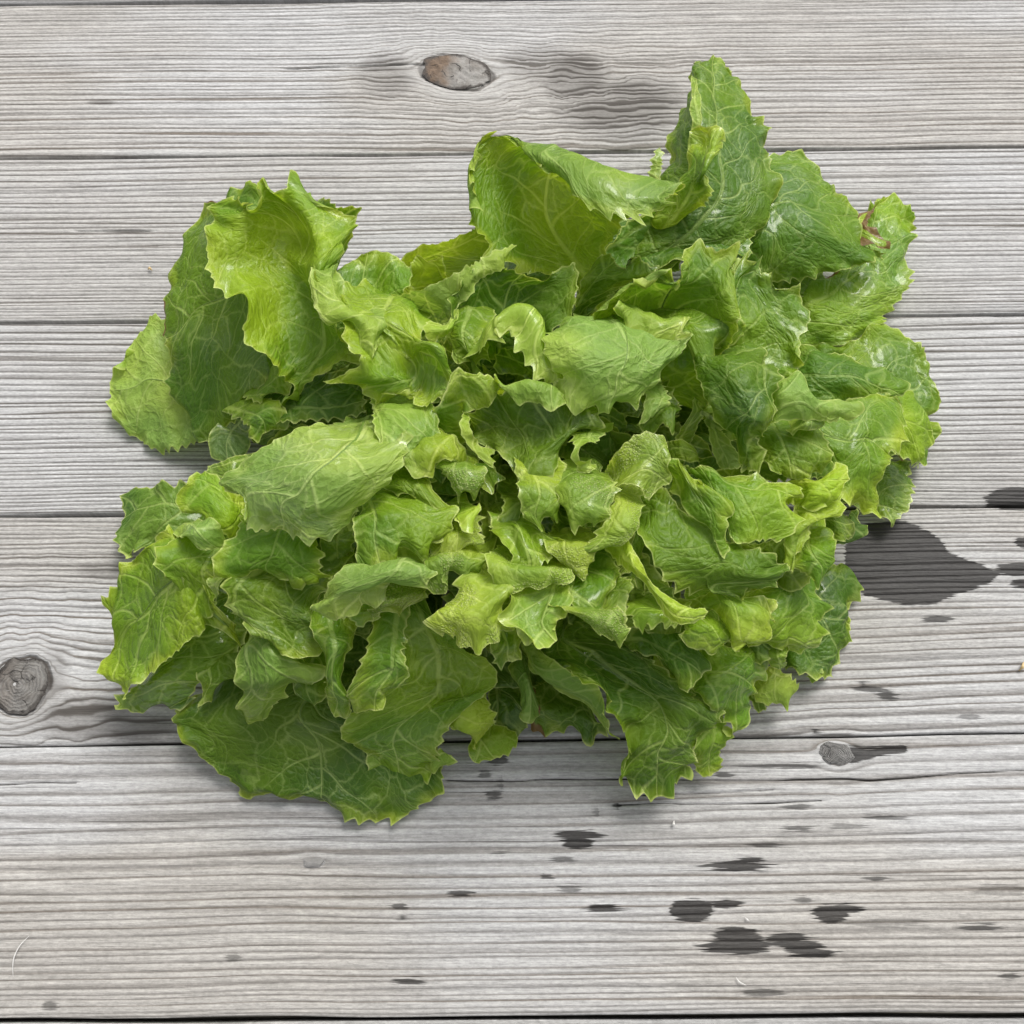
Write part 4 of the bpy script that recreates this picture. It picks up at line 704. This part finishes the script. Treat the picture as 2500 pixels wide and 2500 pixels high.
L('d',"31.4 -84.9 12.3;19.8 -78.4 12.3;7.5 -75.3 9.8|34.5 -90.4 11.1;17.8 -86.2 12.3;6.2 -83.1 9.8|37.1 -93.9 6.1;33.6 -94.4 5.5;30.6 -96.9 4.9;27.7 -93.5 5.5;21.9 -91.0 6.1;18.6 -93.5 5.5;10.1 -91.5 5.5;6.5 -87.4 6.1",brown=0.45)
L('m',"-0.2 -69.4 30.0;3.2 -68.0 36.0;6.0 -69.4 30.0|1.2 -77.7 30.0;5.2 -78.1 38.0;8.0 -79.1 30.0|2.6 -85.1 26.0;5.9 -85.3 34.0;9.8 -86.5 26.0|3.3 -85.1 22.0;5.3 -90.6 26.0;9.9 -89.2 22.0",brown=0.3,teeth=0.3)
L('d',"1.0 -66.0 9.8;-3.0 -66.0 9.8;-8.3 -66.4 8.6|4.9 -81.8 9.8;-3.0 -79.9 9.8;-9.5 -79.7 8.6|5.9 -89.2 7.3;-1.0 -88.1 8.6;-8.2 -89.2 7.3|4.9 -91.0 6.1;2.3 -94.0 4.9;-1.0 -98.1 4.2;-4.3 -92.9 6.1")
L('m',"-25.2 -62.8 56.0;-35.1 -56.6 53.4;-41.4 -57.3 56.0|-16.9 -70.6 53.4;-31.2 -67.6 45.7;-40.1 -68.2 53.4|-7.5 -75.5 48.3;-14.8 -73.8 45.7;-28.5 -75.8 38.0;-42.6 -79.1 48.3|-5.2 -80.0 40.6;-13.7 -82.0 38.0;-27.6 -82.4 30.3;-39.7 -84.1 32.9;-50.9 -87.3 40.6|-13.1 -86.2 38.0;-24.3 -87.1 32.9;-37.0 -89.3 27.7;-48.7 -91.2 27.7;-60.6 -92.8 30.3|-25.8 -96.9 25.1;-39.1 -96.6 22.6;-49.6 -97.2 22.6;-62.4 -98.4 22.6|-29.1 -103 14.9;-40.8 -104.2 14.9;-49.7 -103.6 14.9;-54.7 -103.9 14.9|-29.1 -107 9.7;-34.9 -110.5 7.1;-38.2 -112.5 5.9;-44.0 -113.7 5.0;-51.0 -109.2 7.1;-55.5 -109.5 7.1",rib=0)
L('l',"-8.4 -86.5 33.1;-16.4 -86.4 36.0;-21.8 -90.5 33.1|-6.4 -90.0 30.2;-14.4 -94.5 33.1;-23.5 -94.2 27.3|-7.2 -93.9 21.6;-12.6 -97.1 24.4;-18.3 -96.0 21.6|-10.1 -97.1 15.8;-14.0 -102.2 12.9;-15.0 -99.9 15.8")
L('m',"-6.8 -89.9 12.3;-15.2 -95.3 11.1|1.7 -92.8 8.6;-8.2 -97.4 11.1;-16.0 -101.9 8.6|2.1 -95.4 7.3;-1.1 -100.0 7.3;-3.2 -101 7.3;-8.6 -102.8 7.3;-13.2 -103.5 7.3")
L('m',"2.3 -66.6 64.0;-2.7 -66.5 66.0;-7.7 -71.0 66.0|3.6 -71.2 62.0;-1.4 -73.5 66.0;-7.1 -75.0 64.0|4.3 -73.6 61.0;3.9 -76.2 60.0;-0.2 -76.2 61.0;-3.7 -79.3 60.0;-6.2 -76.6 60.0")
L('m',"-36.7 -64.1 62.0;-43.5 -62.1 64.0;-48.3 -63.9 66.0|-37.8 -72.7 60.0;-43.6 -71.4 60.0;-49.1 -71.9 62.0|-35.1 -80.5 56.0;-46.1 -79.3 58.0;-53.1 -79.3 58.0|-40.9 -84.5 52.0;-50.2 -85.6 54.0;-56.3 -85.1 52.0|-43.0 -84.7 50.0;-45.7 -90.2 48.0;-49.6 -91.3 47.0;-54.9 -92.7 46.0;-56.8 -88.9 48.0")
L('d',"-55.3 -66.6 9.8;-69.6 -66.9 11.1;-81.8 -66.6 9.8|-41.4 -77.1 12.3;-68.2 -77.8 16.0;-107.2 -70.5 12.3|-31.5 -89.6 9.8;-41.0 -87.0 13.5;-66.3 -87.4 16.0;-104.4 -87.6 17.3;-129.1 -87.6 13.5|-25.9 -111.5 8.6;-43.8 -99.5 12.3;-64.2 -97.8 13.5;-100.8 -98.0 14.8;-123.8 -95.5 11.1|-29.1 -117.5 6.1;-43.7 -111.5 8.6;-63.2 -108.6 9.8;-94.7 -105.6 11.1;-115.2 -104.7 8.6|-35.5 -120.5 4.9;-46.9 -118.7 6.1;-62.5 -116.4 7.3;-88.5 -113.3 7.3;-106.8 -110.7 6.7|-40.6 -124.1 3.6;-54.5 -125.3 3.6;-62.3 -123.2 3.6;-70.1 -121.3 3.6;-79.2 -117.7 4.2;-84.2 -119.2 4.2;-89.5 -117.3 4.2;-100.8 -117.4 4.9",yellow=0.6)
L('m',"-30.4 -108.8 14.0;-31.6 -101.9 18.0|-27.7 -107.5 14.0;-26.7 -101.5 20.0|-22.9 -106 13.0;-21.8 -103.8 15.0;-22.8 -101.6 16.0")
L('m',"-95.4 -61.9 47.8;-87.7 -60.1 50.3;-77.8 -62.6 47.8|-94.8 -72.3 50.3;-82.5 -74.1 58.0;-73.4 -74.8 50.3|-94.9 -80.8 47.8;-84.8 -81.8 55.4;-69.5 -78.1 47.8|-96.5 -87.2 40.1;-88.4 -87.5 45.2;-78.4 -84.0 42.7|-98.0 -91.6 32.5;-96.2 -94.9 29.9;-92.5 -94.3 29.9;-89.6 -93.2 32.5;-88.1 -89.6 35.0")
L('o',"-61.8 -47.9 66.0;-75.0 -46.1 68.0;-89.0 -47.3 70.0|-67.4 -56.0 58.0;-80.5 -55.8 66.0;-97.0 -52.7 72.0|-65.7 -63.3 58.0;-79.1 -61.9 62.0;-93.9 -62.3 68.0|-60.6 -64.4 60.0;-73.0 -66.4 56.0;-82.1 -67.9 62.0;-90.2 -66.6 64.0|-60.0 -74.5 60.0;-63.3 -72.6 62.0;-67.7 -72.7 60.0;-72.5 -75.8 58.0;-77.9 -73.5 58.0;-82.7 -67.9 62.0")
L('m',"-54.9 -61.4 60.0;-61.3 -62.4 64.0;-69.1 -63.1 62.0|-55.4 -69.3 58.0;-59.2 -71.8 66.0;-66.2 -71.4 62.0|-56.7 -77.2 56.0;-59.5 -77.9 62.0;-63.3 -82.3 58.0|-56.8 -86.0 50.0;-60.0 -85.4 56.0;-64.3 -84.0 52.0|-55.6 -91.4 42.0;-58.4 -94.3 40.0;-61.8 -93.5 42.0;-63.8 -88.2 46.0",teeth=0.5)
L('d',"-67.2 -77.3 38.0;-70.5 -73.0 40.0;-77.4 -75.3 38.0|-66.5 -83.0 36.0;-72.5 -82.4 40.0;-78.8 -81.6 36.0|-66.8 -85.2 34.0;-72.7 -88.9 32.0;-75.6 -84.6 34.0")
L('y',"-108.2 -60.3 46.2;-109.2 -55.3 48.8;-110.4 -47.9 51.4|-114.5 -64.6 43.6;-116.5 -54.7 48.8;-117.6 -42.3 54.0;-121.2 -32.1 54.0;-126.3 -26.6 51.4|-124 -70.9 38.4;-126.2 -59.0 43.6;-129.4 -43.9 48.8;-132.7 -32.3 48.8;-138.2 -34.7 46.2|-132.4 -76.1 33.3;-135.4 -63.4 38.4;-138.8 -48.7 41.0;-143 -35.7 41.0|-139.9 -80.1 28.1;-144.6 -66.0 30.7;-146.9 -55.7 33.3;-148.8 -42.0 35.9|-142.4 -81.8 25.5;-145.8 -78.7 24.2;-149.3 -76.8 24.2;-153.7 -71.4 22.9;-152.6 -66.5 24.2;-150.2 -64.2 25.5;-150.1 -58.6 26.8;-151.8 -53.4 29.4;-152.6 -49.1 30.7")
L('d',"-101.8 -57.1 26.0;-108.6 -47.7 28.0;-118 -45.0 30.0|-104.1 -66.9 26.0;-114.6 -65.2 30.0;-125.3 -60.1 30.0|-116.4 -76.8 24.0;-124.4 -73.7 28.0;-134.4 -69.5 26.0|-120.8 -81.7 20.0;-133.8 -79.3 24.0;-142.3 -77.6 22.0|-122.4 -83.3 16.0;-131 -87.4 16.0;-132.1 -85.7 17.0;-141.1 -88.4 16.0;-148.3 -83.9 18.0",gloss=0.6)
L('d',"-99.4 -68.2 30.0;-105.8 -66.8 30.0;-116.1 -73.3 28.0|-99.9 -76.1 28.0;-109.5 -78.0 30.0;-116.1 -79.9 26.0|-106.1 -75.7 26.0;-110.6 -79.2 26.0;-111.1 -83.6 24.0;-116.1 -85.0 24.0;-117.8 -88.1 22.0")
L('g',"-129.1 -16.4 16.0;-125.8 -5.9 17.3;-127 5.2 17.3|-139.8 -18.5 16.0;-136.2 -7.8 18.5;-136.5 4.1 17.3|-151.1 -22.0 13.5;-147.8 -9.1 16.0;-146.5 5.4 14.8|-155.5 -23.7 11.1;-160.7 -16.4 9.8;-163.6 -10.8 8.6;-160.9 -3.9 9.8;-161.5 0.6 9.8;-157 6.5 11.1")
L('y',"-100.5 -28.5 52.0;-96.6 -20.6 54.0;-97.9 -14.1 54.0|-102.5 -30.8 56.0;-100.9 -21.7 60.0;-104.4 -12.8 58.0|-107.2 -25.2 58.0;-109.4 -18.2 62.0;-111.1 -7.0 58.0|-113.2 -21.9 57.0;-119.8 -20.7 56.0;-122.9 -14.2 56.0;-118 -12.8 58.0;-117 -8.7 57.0;-116 -5.3 56.0")
L('m',"-102.6 -34.1 54.0;-108.9 -25.6 52.0;-119.5 -24.9 50.0|-103.9 -39.2 54.0;-114.1 -35.4 58.0;-121.8 -28.9 56.0|-105.7 -45.6 54.0;-116.4 -41.8 58.0;-126.3 -37.3 58.0|-107 -49.4 50.0;-115.9 -46.8 54.0;-124.1 -43.0 56.0|-106.6 -52.4 46.0;-108.9 -53.7 45.0;-109.7 -56.4 43.0;-114.1 -56.6 44.0;-118 -52.0 48.0;-117.7 -46.2 52.0")
L('p',"-119.8 -30.9 62.0;-116.2 -28.1 62.0;-111.1 -25.7 62.0|-115.5 -33.9 66.0;-108.5 -33.3 68.0;-103.6 -29.0 66.0|-112.1 -35.5 64.0;-107 -36.9 63.0;-102.1 -36.5 62.0;-100.7 -33.7 62.0;-102.1 -29.9 63.0",teeth=0)
L('m',"-67.9 -27.4 66.0;-82.3 -28.1 68.0;-95.0 -24.2 66.0|-66.5 -35.9 74.0;-79.4 -37.3 78.0;-93.9 -34.6 74.0|-65.3 -44.4 74.0;-80.0 -44.5 78.0;-97.8 -41.4 74.0|-65.2 -48.0 70.0;-82.3 -48.0 74.0;-100.7 -47.4 72.0|-62.9 -50.7 67.0;-66.1 -49.2 68.0;-67.6 -52.1 68.0;-70.6 -48.3 69.0;-73.1 -50.4 69.0;-75.1 -47.1 70.0;-78.5 -50.8 69.0;-86.1 -47.7 70.0;-94.2 -50.8 69.0;-97.8 -49.2 70.0;-101.5 -49.8 70.0")
L('l',"-102.9 -47.5 66.0;-99.1 -46.8 66.0|-104.9 -50.2 66.0;-99.3 -52.2 68.0|-103.4 -54.9 64.0;-100.9 -54.8 66.0|-102.9 -58.3 60.0;-102.2 -56.6 61.0",teeth=0.4)
L('p',"-60.8 2.3 84.0;-53.6 5.8 78.0;-48.6 6.2 80.0;-41.6 6.8 84.0|-69.3 -3.1 90.0;-55.4 -9.1 92.0;-46.6 -8.8 90.0;-34.7 -6.3 90.0|-78.7 -8.5 92.0;-60.1 -17.3 98.0;-47.2 -20.3 98.0;-35.9 -15.3 92.0|-86.8 -13.4 92.0;-67.9 -22.5 99.0;-53.5 -27.4 98.0;-39.5 -22.0 92.0|-93.2 -17.2 90.0;-74.5 -27.0 97.0;-59.6 -33.3 95.0;-42.4 -25.4 90.0|-98.6 -21.8 87.0;-82.1 -30.0 94.0;-66.7 -36.5 91.0;-50.2 -32.5 88.0|-96.3 -25.3 86.0;-88.0 -30.2 90.0;-87.8 -38.0 87.0;-81.4 -39.8 86.0;-74.3 -38.4 86.0;-69.2 -40.9 85.0;-64.2 -40.9 85.0;-61.0 -41.0 84.0;-56.0 -37.9 85.0;-50.5 -31.7 86.0",gloss=0.5,frill=0.4)
L('m',"-50.9 15.2 78.0;-43.3 12.6 80.0;-35.5 15.5 80.0|-47.9 2.9 86.0;-38.7 2.5 88.0;-25.9 3.2 84.0|-45.7 -6.9 90.0;-36.9 -6.2 90.0;-25.2 -4.9 86.0|-42.5 -14.8 92.0;-33.5 -11.7 90.0;-30.7 -8.0 88.0")
L('l',"-23.6 0.3 82.0;-28.6 0.0 84.0;-33.8 -3.9 82.0|-18.0 -8.7 86.0;-28.4 -12.0 90.0;-35.4 -13.1 88.0|-13.6 -11.5 84.0;-15.4 -13.0 85.0;-25.3 -15.2 88.0;-26.6 -18.7 86.0;-31.6 -19.7 86.0;-36.9 -15.5 88.0")
L('s',"-11.0 -11.1 80.0;-16.7 -9.3 82.0;-25.8 -9.7 80.0|-9.5 -18.1 86.0;-15.5 -19.9 90.0;-23.3 -18.1 86.0|-10.0 -22.1 86.0;-14.9 -25.1 88.0;-19.4 -24.8 86.0|-11.0 -23.7 85.0;-11.3 -26.0 84.0;-16.2 -26.2 86.0;-18.8 -28.0 84.0")
L('m',"-9.9 -9.5 74.0;-15.9 -6.0 74.0|-6.6 -12.8 78.0;-12.4 -13.5 78.0|-2.0 -17.2 77.0;-5.6 -19.1 78.0;-6.5 -22.1 77.0;-11.0 -20.5 78.0")
L('o',"-29.2 -15.1 80.0;-34.4 -13.7 80.0;-41.5 -12.3 80.0|-24.9 -24.7 83.0;-34.3 -21.5 85.0;-44.1 -20.8 82.0|-18.5 -30.6 82.0;-20.4 -31.3 82.0;-26.7 -28.7 83.0;-33.7 -23.7 84.0;-38.9 -24.9 82.0")
L('m',"-29.0 -23.6 80.0;-40.2 -23.1 82.0;-49.9 -25.0 80.0|-19.7 -32.7 84.0;-38.2 -35.1 90.0;-52.2 -36.8 86.0|-21.3 -39.7 85.0;-38.5 -42.2 90.0;-51.2 -43.9 86.0|-21.3 -41.2 84.0;-24.9 -43.6 85.0;-26.6 -48.7 85.0;-35.8 -46.5 86.0;-36.9 -49.1 86.0;-43.7 -49.4 85.0;-48.1 -53.8 83.0;-50.6 -49.7 84.0")
L('p',"-50.1 -44.4 76.0;-39.4 -43.4 80.0;-29.1 -45.2 80.0|-54.1 -52.3 84.0;-40.6 -54.2 90.0;-25.3 -52.0 84.0|-60.2 -58.6 82.0;-45.0 -58.7 88.0;-33.0 -54.6 84.0|-66.8 -62.7 78.0;-52.3 -61.5 82.0;-39.2 -56.9 82.0|-66.5 -63.0 76.0;-60.6 -64.8 74.0;-55.9 -65.1 75.0;-49.4 -63.0 78.0;-43.2 -62.7 79.0;-39.9 -58.1 80.0")
L('s',"-29.1 -48.9 76.0;-35.0 -52.1 78.0;-42.6 -54.7 76.0|-28.2 -56.7 76.0;-36.9 -60.5 80.0;-44.8 -61.1 76.0|-30.9 -58.3 73.0;-34.4 -61.8 74.0;-37.8 -65.8 70.0;-43.8 -63.5 73.0;-46.6 -65.8 70.0;-49.1 -65.2 70.0")
L('m',"-44.9 -58.4 68.0;-54.7 -59.1 66.0|-44.1 -61.9 70.0;-53.8 -63.6 68.0|-45.2 -64.5 68.0;-49.2 -64.6 67.0;-52.4 -66.4 66.0")
L('s',"-12.2 -40.1 82.0;-19.5 -42.1 84.0;-27.1 -43.9 80.0|-8.9 -47.3 84.0;-19.1 -49.4 88.0;-28.5 -51.1 84.0|-8.3 -50.2 83.0;-10.1 -54.0 83.0;-13.2 -52.4 84.0;-13.8 -55.3 83.0;-19.8 -54.0 85.0;-20.4 -58.1 84.0;-25.3 -60.7 82.0;-29.2 -56.2 84.0")
L('l',"-12.7 -26.5 82.0;-16.3 -28.0 84.0;-22.0 -31.2 82.0|-10.9 -30.2 86.0;-14.7 -35.3 89.0;-17.8 -36.9 88.0|-12.3 -37.2 87.0;-13.5 -40.8 88.0;-16.0 -38.9 88.0")
L('s',"-11.2 -34.9 80.0;-16.1 -35.0 82.0;-23.7 -36.9 80.0|-9.4 -42.0 83.0;-15.8 -41.8 86.0;-23.9 -43.0 84.0|-9.7 -42.6 83.0;-15.8 -44.7 85.0;-19.4 -48.2 84.0;-20.7 -46.9 84.0;-25.7 -47.2 83.0")
L('o',"-5.8 -16.7 60.0;-12.0 -14.1 60.0|-3.9 -28.6 64.0;-11.1 -26.7 64.0|-3.3 -38.1 66.0;-10.4 -38.1 66.0|-5.0 -41.8 66.0;-9.1 -44.9 66.0")
L('d',"34.5 -24.0 62.0;24.8 -25.3 58.0;14.5 -24.0 62.0|33.3 -30.6 66.0;24.3 -32.5 62.0;14.6 -31.3 66.0|32.5 -34.0 66.0;24.1 -36.7 64.0;14.8 -36.8 66.0")
L('o',"3.7 -17.9 72.0;-5.5 -14.9 70.0|3.6 -28.8 78.0;-3.4 -28.8 78.0|2.9 -33.0 80.0;-2.7 -37.6 80.0;-7.8 -34.9 78.0")
L('m',"-95.0 43.1 48.0;-98.9 36.5 48.0;-102.5 31.1 46.0|-90.9 42.7 50.0;-92.5 33.4 52.0;-97.6 27.3 50.0|-86.4 36.2 50.0;-86.2 29.3 50.0;-92.8 30.5 50.0")
L('m',"-97.1 29.7 48.0;-101.3 27.3 48.0;-107.1 23.8 44.0|-90.2 27.5 49.0;-94.6 22.2 50.0;-103.2 18.8 46.0|-85.7 20.4 46.0;-87.1 17.7 45.0;-94.6 16.1 45.0;-99.9 13.2 43.0;-101.1 17.4 44.0")
L('d',"-78.3 40.8 54.0;-85.4 33.9 52.0;-88.4 19.0 50.0|-68.3 35.6 56.0;-72.5 28.7 54.0;-73.6 18.0 52.0|-59.6 40.0 58.0;-56.5 29.2 56.0;-56.3 19.3 54.0")
L('g',"-115.6 34.6 24.0;-108.7 26.1 24.0|-123 22.6 26.0;-105.9 17.7 26.0|-122 14.5 24.0;-115 12.5 24.0;-108.2 14.9 25.0",teeth=0.3)
L('d',"-99.6 2.9 40.0;-103.2 10.8 40.0|-107.3 -1.1 42.0;-110.2 8.4 40.0|-115 -0.8 38.0;-120.3 2.4 36.0;-119.9 6.4 36.0",teeth=0.3)
L('d',"24.6 62.0 62.0;29.9 66.5 62.0;37.6 66.8 64.0|26.5 70.1 66.0;34.8 70.3 68.0;49.1 68.8 68.0|30.5 77.9 68.0;37.0 81.9 70.0;41.3 76.6 70.0;46.5 75.8 70.0;48.6 79.6 70.0;51.7 75.0 70.0;56.9 74.3 70.0")
L('o',"88.9 -29.4 48.0;91.7 -34.7 50.0;95.6 -38.6 48.0|97.7 -30.1 50.0;97.7 -39.2 54.0;99.7 -47.0 48.0|107.5 -30.8 48.0;108.7 -37.9 50.0;107.9 -44.4 46.0")
L('o',"92.9 0.2 58.0;93.8 -3.9 58.0;94.7 -7.9 58.0|104.1 -1.4 60.0;103.7 -6.2 62.0;104 -9.4 60.0|119 -1.2 58.0;119.3 -4.6 58.0;118.3 -7.9 58.0")
L('o',"80.6 -61.0 34.0;82.3 -66.6 36.0;84.8 -71.2 34.0|89.0 -60.9 36.0;90.1 -66.3 40.0;93.1 -70.4 36.0|98.2 -61.0 34.0;100.3 -64.9 34.0;98.7 -68.7 34.0")
L('d',"58.7 -55.4 56.0;51.9 -56.0 58.0;46.8 -55.4 56.0|59.5 -62.8 56.0;51.9 -62.6 60.0;45.1 -62.1 58.0|59.1 -65.3 54.0;52.5 -65.3 54.0;46.7 -64.1 54.0")
L('o',"-56.8 -27.8 60.0;-61.6 -28.4 60.0;-67.3 -29.6 58.0|-56.6 -36.8 62.0;-61.6 -38.0 64.0;-67.2 -38.6 62.0|-57.8 -41.1 60.0;-61.9 -43.6 60.0;-66.1 -43.0 60.0")
L('m',"-47.3 -26.2 78.0;-48.9 -28.1 78.0;-51.1 -29.9 78.0|-45.6 -31.9 80.0;-48.6 -35.1 82.0;-52.3 -34.9 80.0|-51.1 -36.8 80.0;-53.4 -35.6 80.0;-55.8 -34.9 80.0")
L('l',"-72.2 60.7 88.0;-67.5 59.4 90.0;-64.8 69.3 84.0|-72.6 53.7 90.0;-67.2 51.0 92.0;-64.0 60.6 86.0|-69.8 44.7 92.0;-64.6 43.5 94.0;-60.9 51.3 86.0|-65.2 37.8 92.0;-59.3 38.8 96.0;-54.2 45.1 88.0|-57.9 35.1 92.0;-52.3 34.2 98.0;-45.6 41.6 88.0|-54.8 27.2 94.0;-49.1 28.9 98.0;-43.9 36.3 90.0|-52.1 20.8 90.0;-48.6 19.3 94.0;-45.8 29.7 92.0",teeth=0.5)
L('o',"-23.9 78.0 44.0;-3.1 74.0 44.0;17.6 78.0 44.0|-25.4 86.4 46.0;-3.1 83.4 48.0;21.2 86.4 46.0|-22.9 95.9 44.0;-3.2 96.2 46.0;17.9 98.4 44.0")
L('d',"35.9 101.1 40.0;46.5 98.6 40.0;60.9 101.1 40.0|36.0 109.9 42.0;46.8 110.7 42.0;62.9 113 40.0|40.1 119 40.0;51.0 120.8 40.0;63.7 124 38.0")
L('o',"111.4 -13.1 40.0;116 -18.6 40.0;118 -24.0 40.0|118.7 -11.8 42.0;121.1 -20.0 44.0;124.1 -26.7 40.0|128.8 -12.9 36.0;130.1 -18.5 36.0;128.9 -23.3 34.0")
L('o',"47.4 -57.1 60.0;41.6 -56.5 60.0;35.7 -56.5 60.0|49.0 -62.0 60.0;41.7 -62.5 62.0;34.7 -61.9 62.0|49.1 -65.1 58.0;42.0 -65.7 58.0;35.6 -65.1 58.0")
L('d',"67.1 -68.2 26.0;60.5 -67.4 28.0;54.4 -66.9 26.0|72.7 -78.4 26.0;65.8 -77.9 30.0;59.9 -77.5 28.0|76.7 -86.5 22.0;70.5 -85.3 22.0;65.4 -85.3 22.0")
L('d',"104.7 111.5 12.0;107.9 105.3 12.0;111.9 98.3 12.0|119.6 110.9 13.0;122.4 103.1 14.0;125.7 95.9 13.0|139.1 113.3 12.0;140 107.1 12.0;137.7 100 12.0")
L('d',"48.7 108.2 36.0;52.0 99.7 36.0;53.1 93.0 36.0|59.6 109.9 36.0;60.3 100 38.0;60.3 93.0 36.0|71.1 108.2 36.0;71.4 100.5 36.0;69.6 93.8 36.0")

# inner and underlying leaves of the rosette, seen in the gaps
CX, CY = 2.0, 22.0
REACH = [(0, 142), (30, 150), (60, 110), (90, 86), (120, 100), (150, 140), (180, 142), (210, 156), (240, 146), (270, 122), (300, 128), (330, 142), (360, 142)]
def under(ang, r0, r1, z0, zm, z1, w, colour):
    a = math.radians(ang); d = np.array([math.cos(a), math.sin(a)]); nrm = np.array([-d[1], d[0]])
    R = np.interp(ang % 360, [k[0] for k in REACH], [k[1] for k in REACH])
    st = []
    for t, zz, ww in ((0, z0, .25), (.35, (z0 + zm) / 2, .6), (.7, zm, 1.0), (.92, (zm + z1) / 2, .9), (1, z1, .55)):
        rr = R * (r0 + (r1 - r0) * t); c = np.array([CX, CY]) + d * rr
        st.append(np.array([[*(c + nrm * w * ww * k), zz + (5 if abs(k) > .9 else 0) + 3 * math.sin(ang + k * 3)] for k in (1, .5, 0, -.5, -1)]))
    build_leaf(st, colour, step=1.7, rib=False)
def dome(q): return 5 + 54 * max(0.0, 1 - q ** 1.4)
k = 0
for q1, n, w, cs in ((.80, 16, 20, 'dod'), (.68, 15, 19, 'doo'), (.55, 13, 17, 'omo'), (.42, 11, 15, 'ood'), (.30, 9, 12, 'omo'), (.18, 7, 10, 'mol'), (.10, 5, 8, 'ol')):
    for j in range(n):
        k += 1
        ang = (j + 0.37 * (k % 3)) * 360 / n + q1 * 200
        z1 = dome(q1) if q1 < .75 else 8.0; under(ang, max(q1 - .42, 0), q1, max(z1 - 14, 5), z1 + (4 if q1 < .8 else 2), z1 - (4 if q1 < .8 else 2), w, cs[j % len(cs)])

# ---------------------------------------------------------------- small litter on the boards
def litter_mat(name, a, b, rough=0.6):
    N = Nodes(name); co = N.new("ShaderNodeTexCoord").outputs["Object"]
    bs = N.new("ShaderNodeBsdfPrincipled"); N.put(bs.inputs["Base Color"], N.mix(N.noise(co, 900, 2, 0.6), a, b)); bs.inputs["Roughness"].default_value = rough
    out = N.new("ShaderNodeOutputMaterial"); N.t.links.new(bs.outputs[0], out.inputs[0]); return N.mat
PALE = litter_mat("pale_fibre", (0.45, 0.44, 0.42), (0.6, 0.59, 0.57)); TAN = litter_mat("dry_husk", (0.36, 0.25, 0.11), (0.55, 0.42, 0.22))
def sliver(name, label, cat, pts, w, mat, group=None):
    """a thin bent sliver: a tapered four-sided tube through pts (mm)"""
    Q = even(np.array(pts, float), 14); tn = np.gradient(Q, axis=0); tn /= np.linalg.norm(tn, axis=1, keepdims=True)
    sd_ = np.cross(tn, [0, 0, 1.0]); ww = w * np.sin(np.linspace(0.25, math.pi - 0.2, 14))[:, None]
    T = np.stack([Q + sd_ * ww * math.cos(a) + np.array([0, 0, 1.0]) * ww * 0.5 * math.sin(a) for a in np.linspace(0, 2 * math.pi, 6)], 1)
    me = grid_mesh(name, T / 1000, {}); me.materials.append(mat)
    o = bpy.data.objects.new(name, me); o["label"] = label; o["category"] = cat
    if group: o["group"] = group
    col.objects.link(o)
sliver('lint_fibre', 'long curved white lint fibre on the front board at the left', 'fibre', [(-176.4, -165.5, 0.4), (-179.2, -169.0, 0.9), (-180.5, -172.6, 0.8), (-179.9, -179.2, 0.4)], 0.22, PALE)
sliver('wood_splinter', 'small white splinter on the front board right of the lettuce tip', 'splinter', [(61.5, -125.0, 0.3), (61.2, -126.5, 1.2), (61.6, -127.5, 0.3)], 0.5, PALE)
sliver('wood_splinter', 'thin white splinter near the front edge below the largest drips', 'splinter', [(80.8, -179.2, 0.3), (81.6, -180.5, 0.9), (84.4, -181.9, 0.3)], 0.25, PALE)
sliver('wood_splinter', 'short pale splinter just above the pair of large drip stains', 'splinter', [(85.7, -159.2, 0.3), (86.2, -159.8, 0.9), (87.2, -160.5, 0.3)], 0.35, PALE)
sliver('dry_husk', 'curled tan husk on the boards at the right edge', 'husk', [(202.0, -67.7, 0.4), (203.0, -66.6, 2.0), (204.2, -65.0, 1.2), (206.1, -63.9, 0.4)], 0.8, TAN)
sliver('crumb', 'tiny orange crumb on the second board left of the lettuce', 'crumb', [(-168.4, 119.3, 0.4), (-167.5, 119.9, 1.2), (-166.4, 119.1, 0.4)], 0.7, TAN)
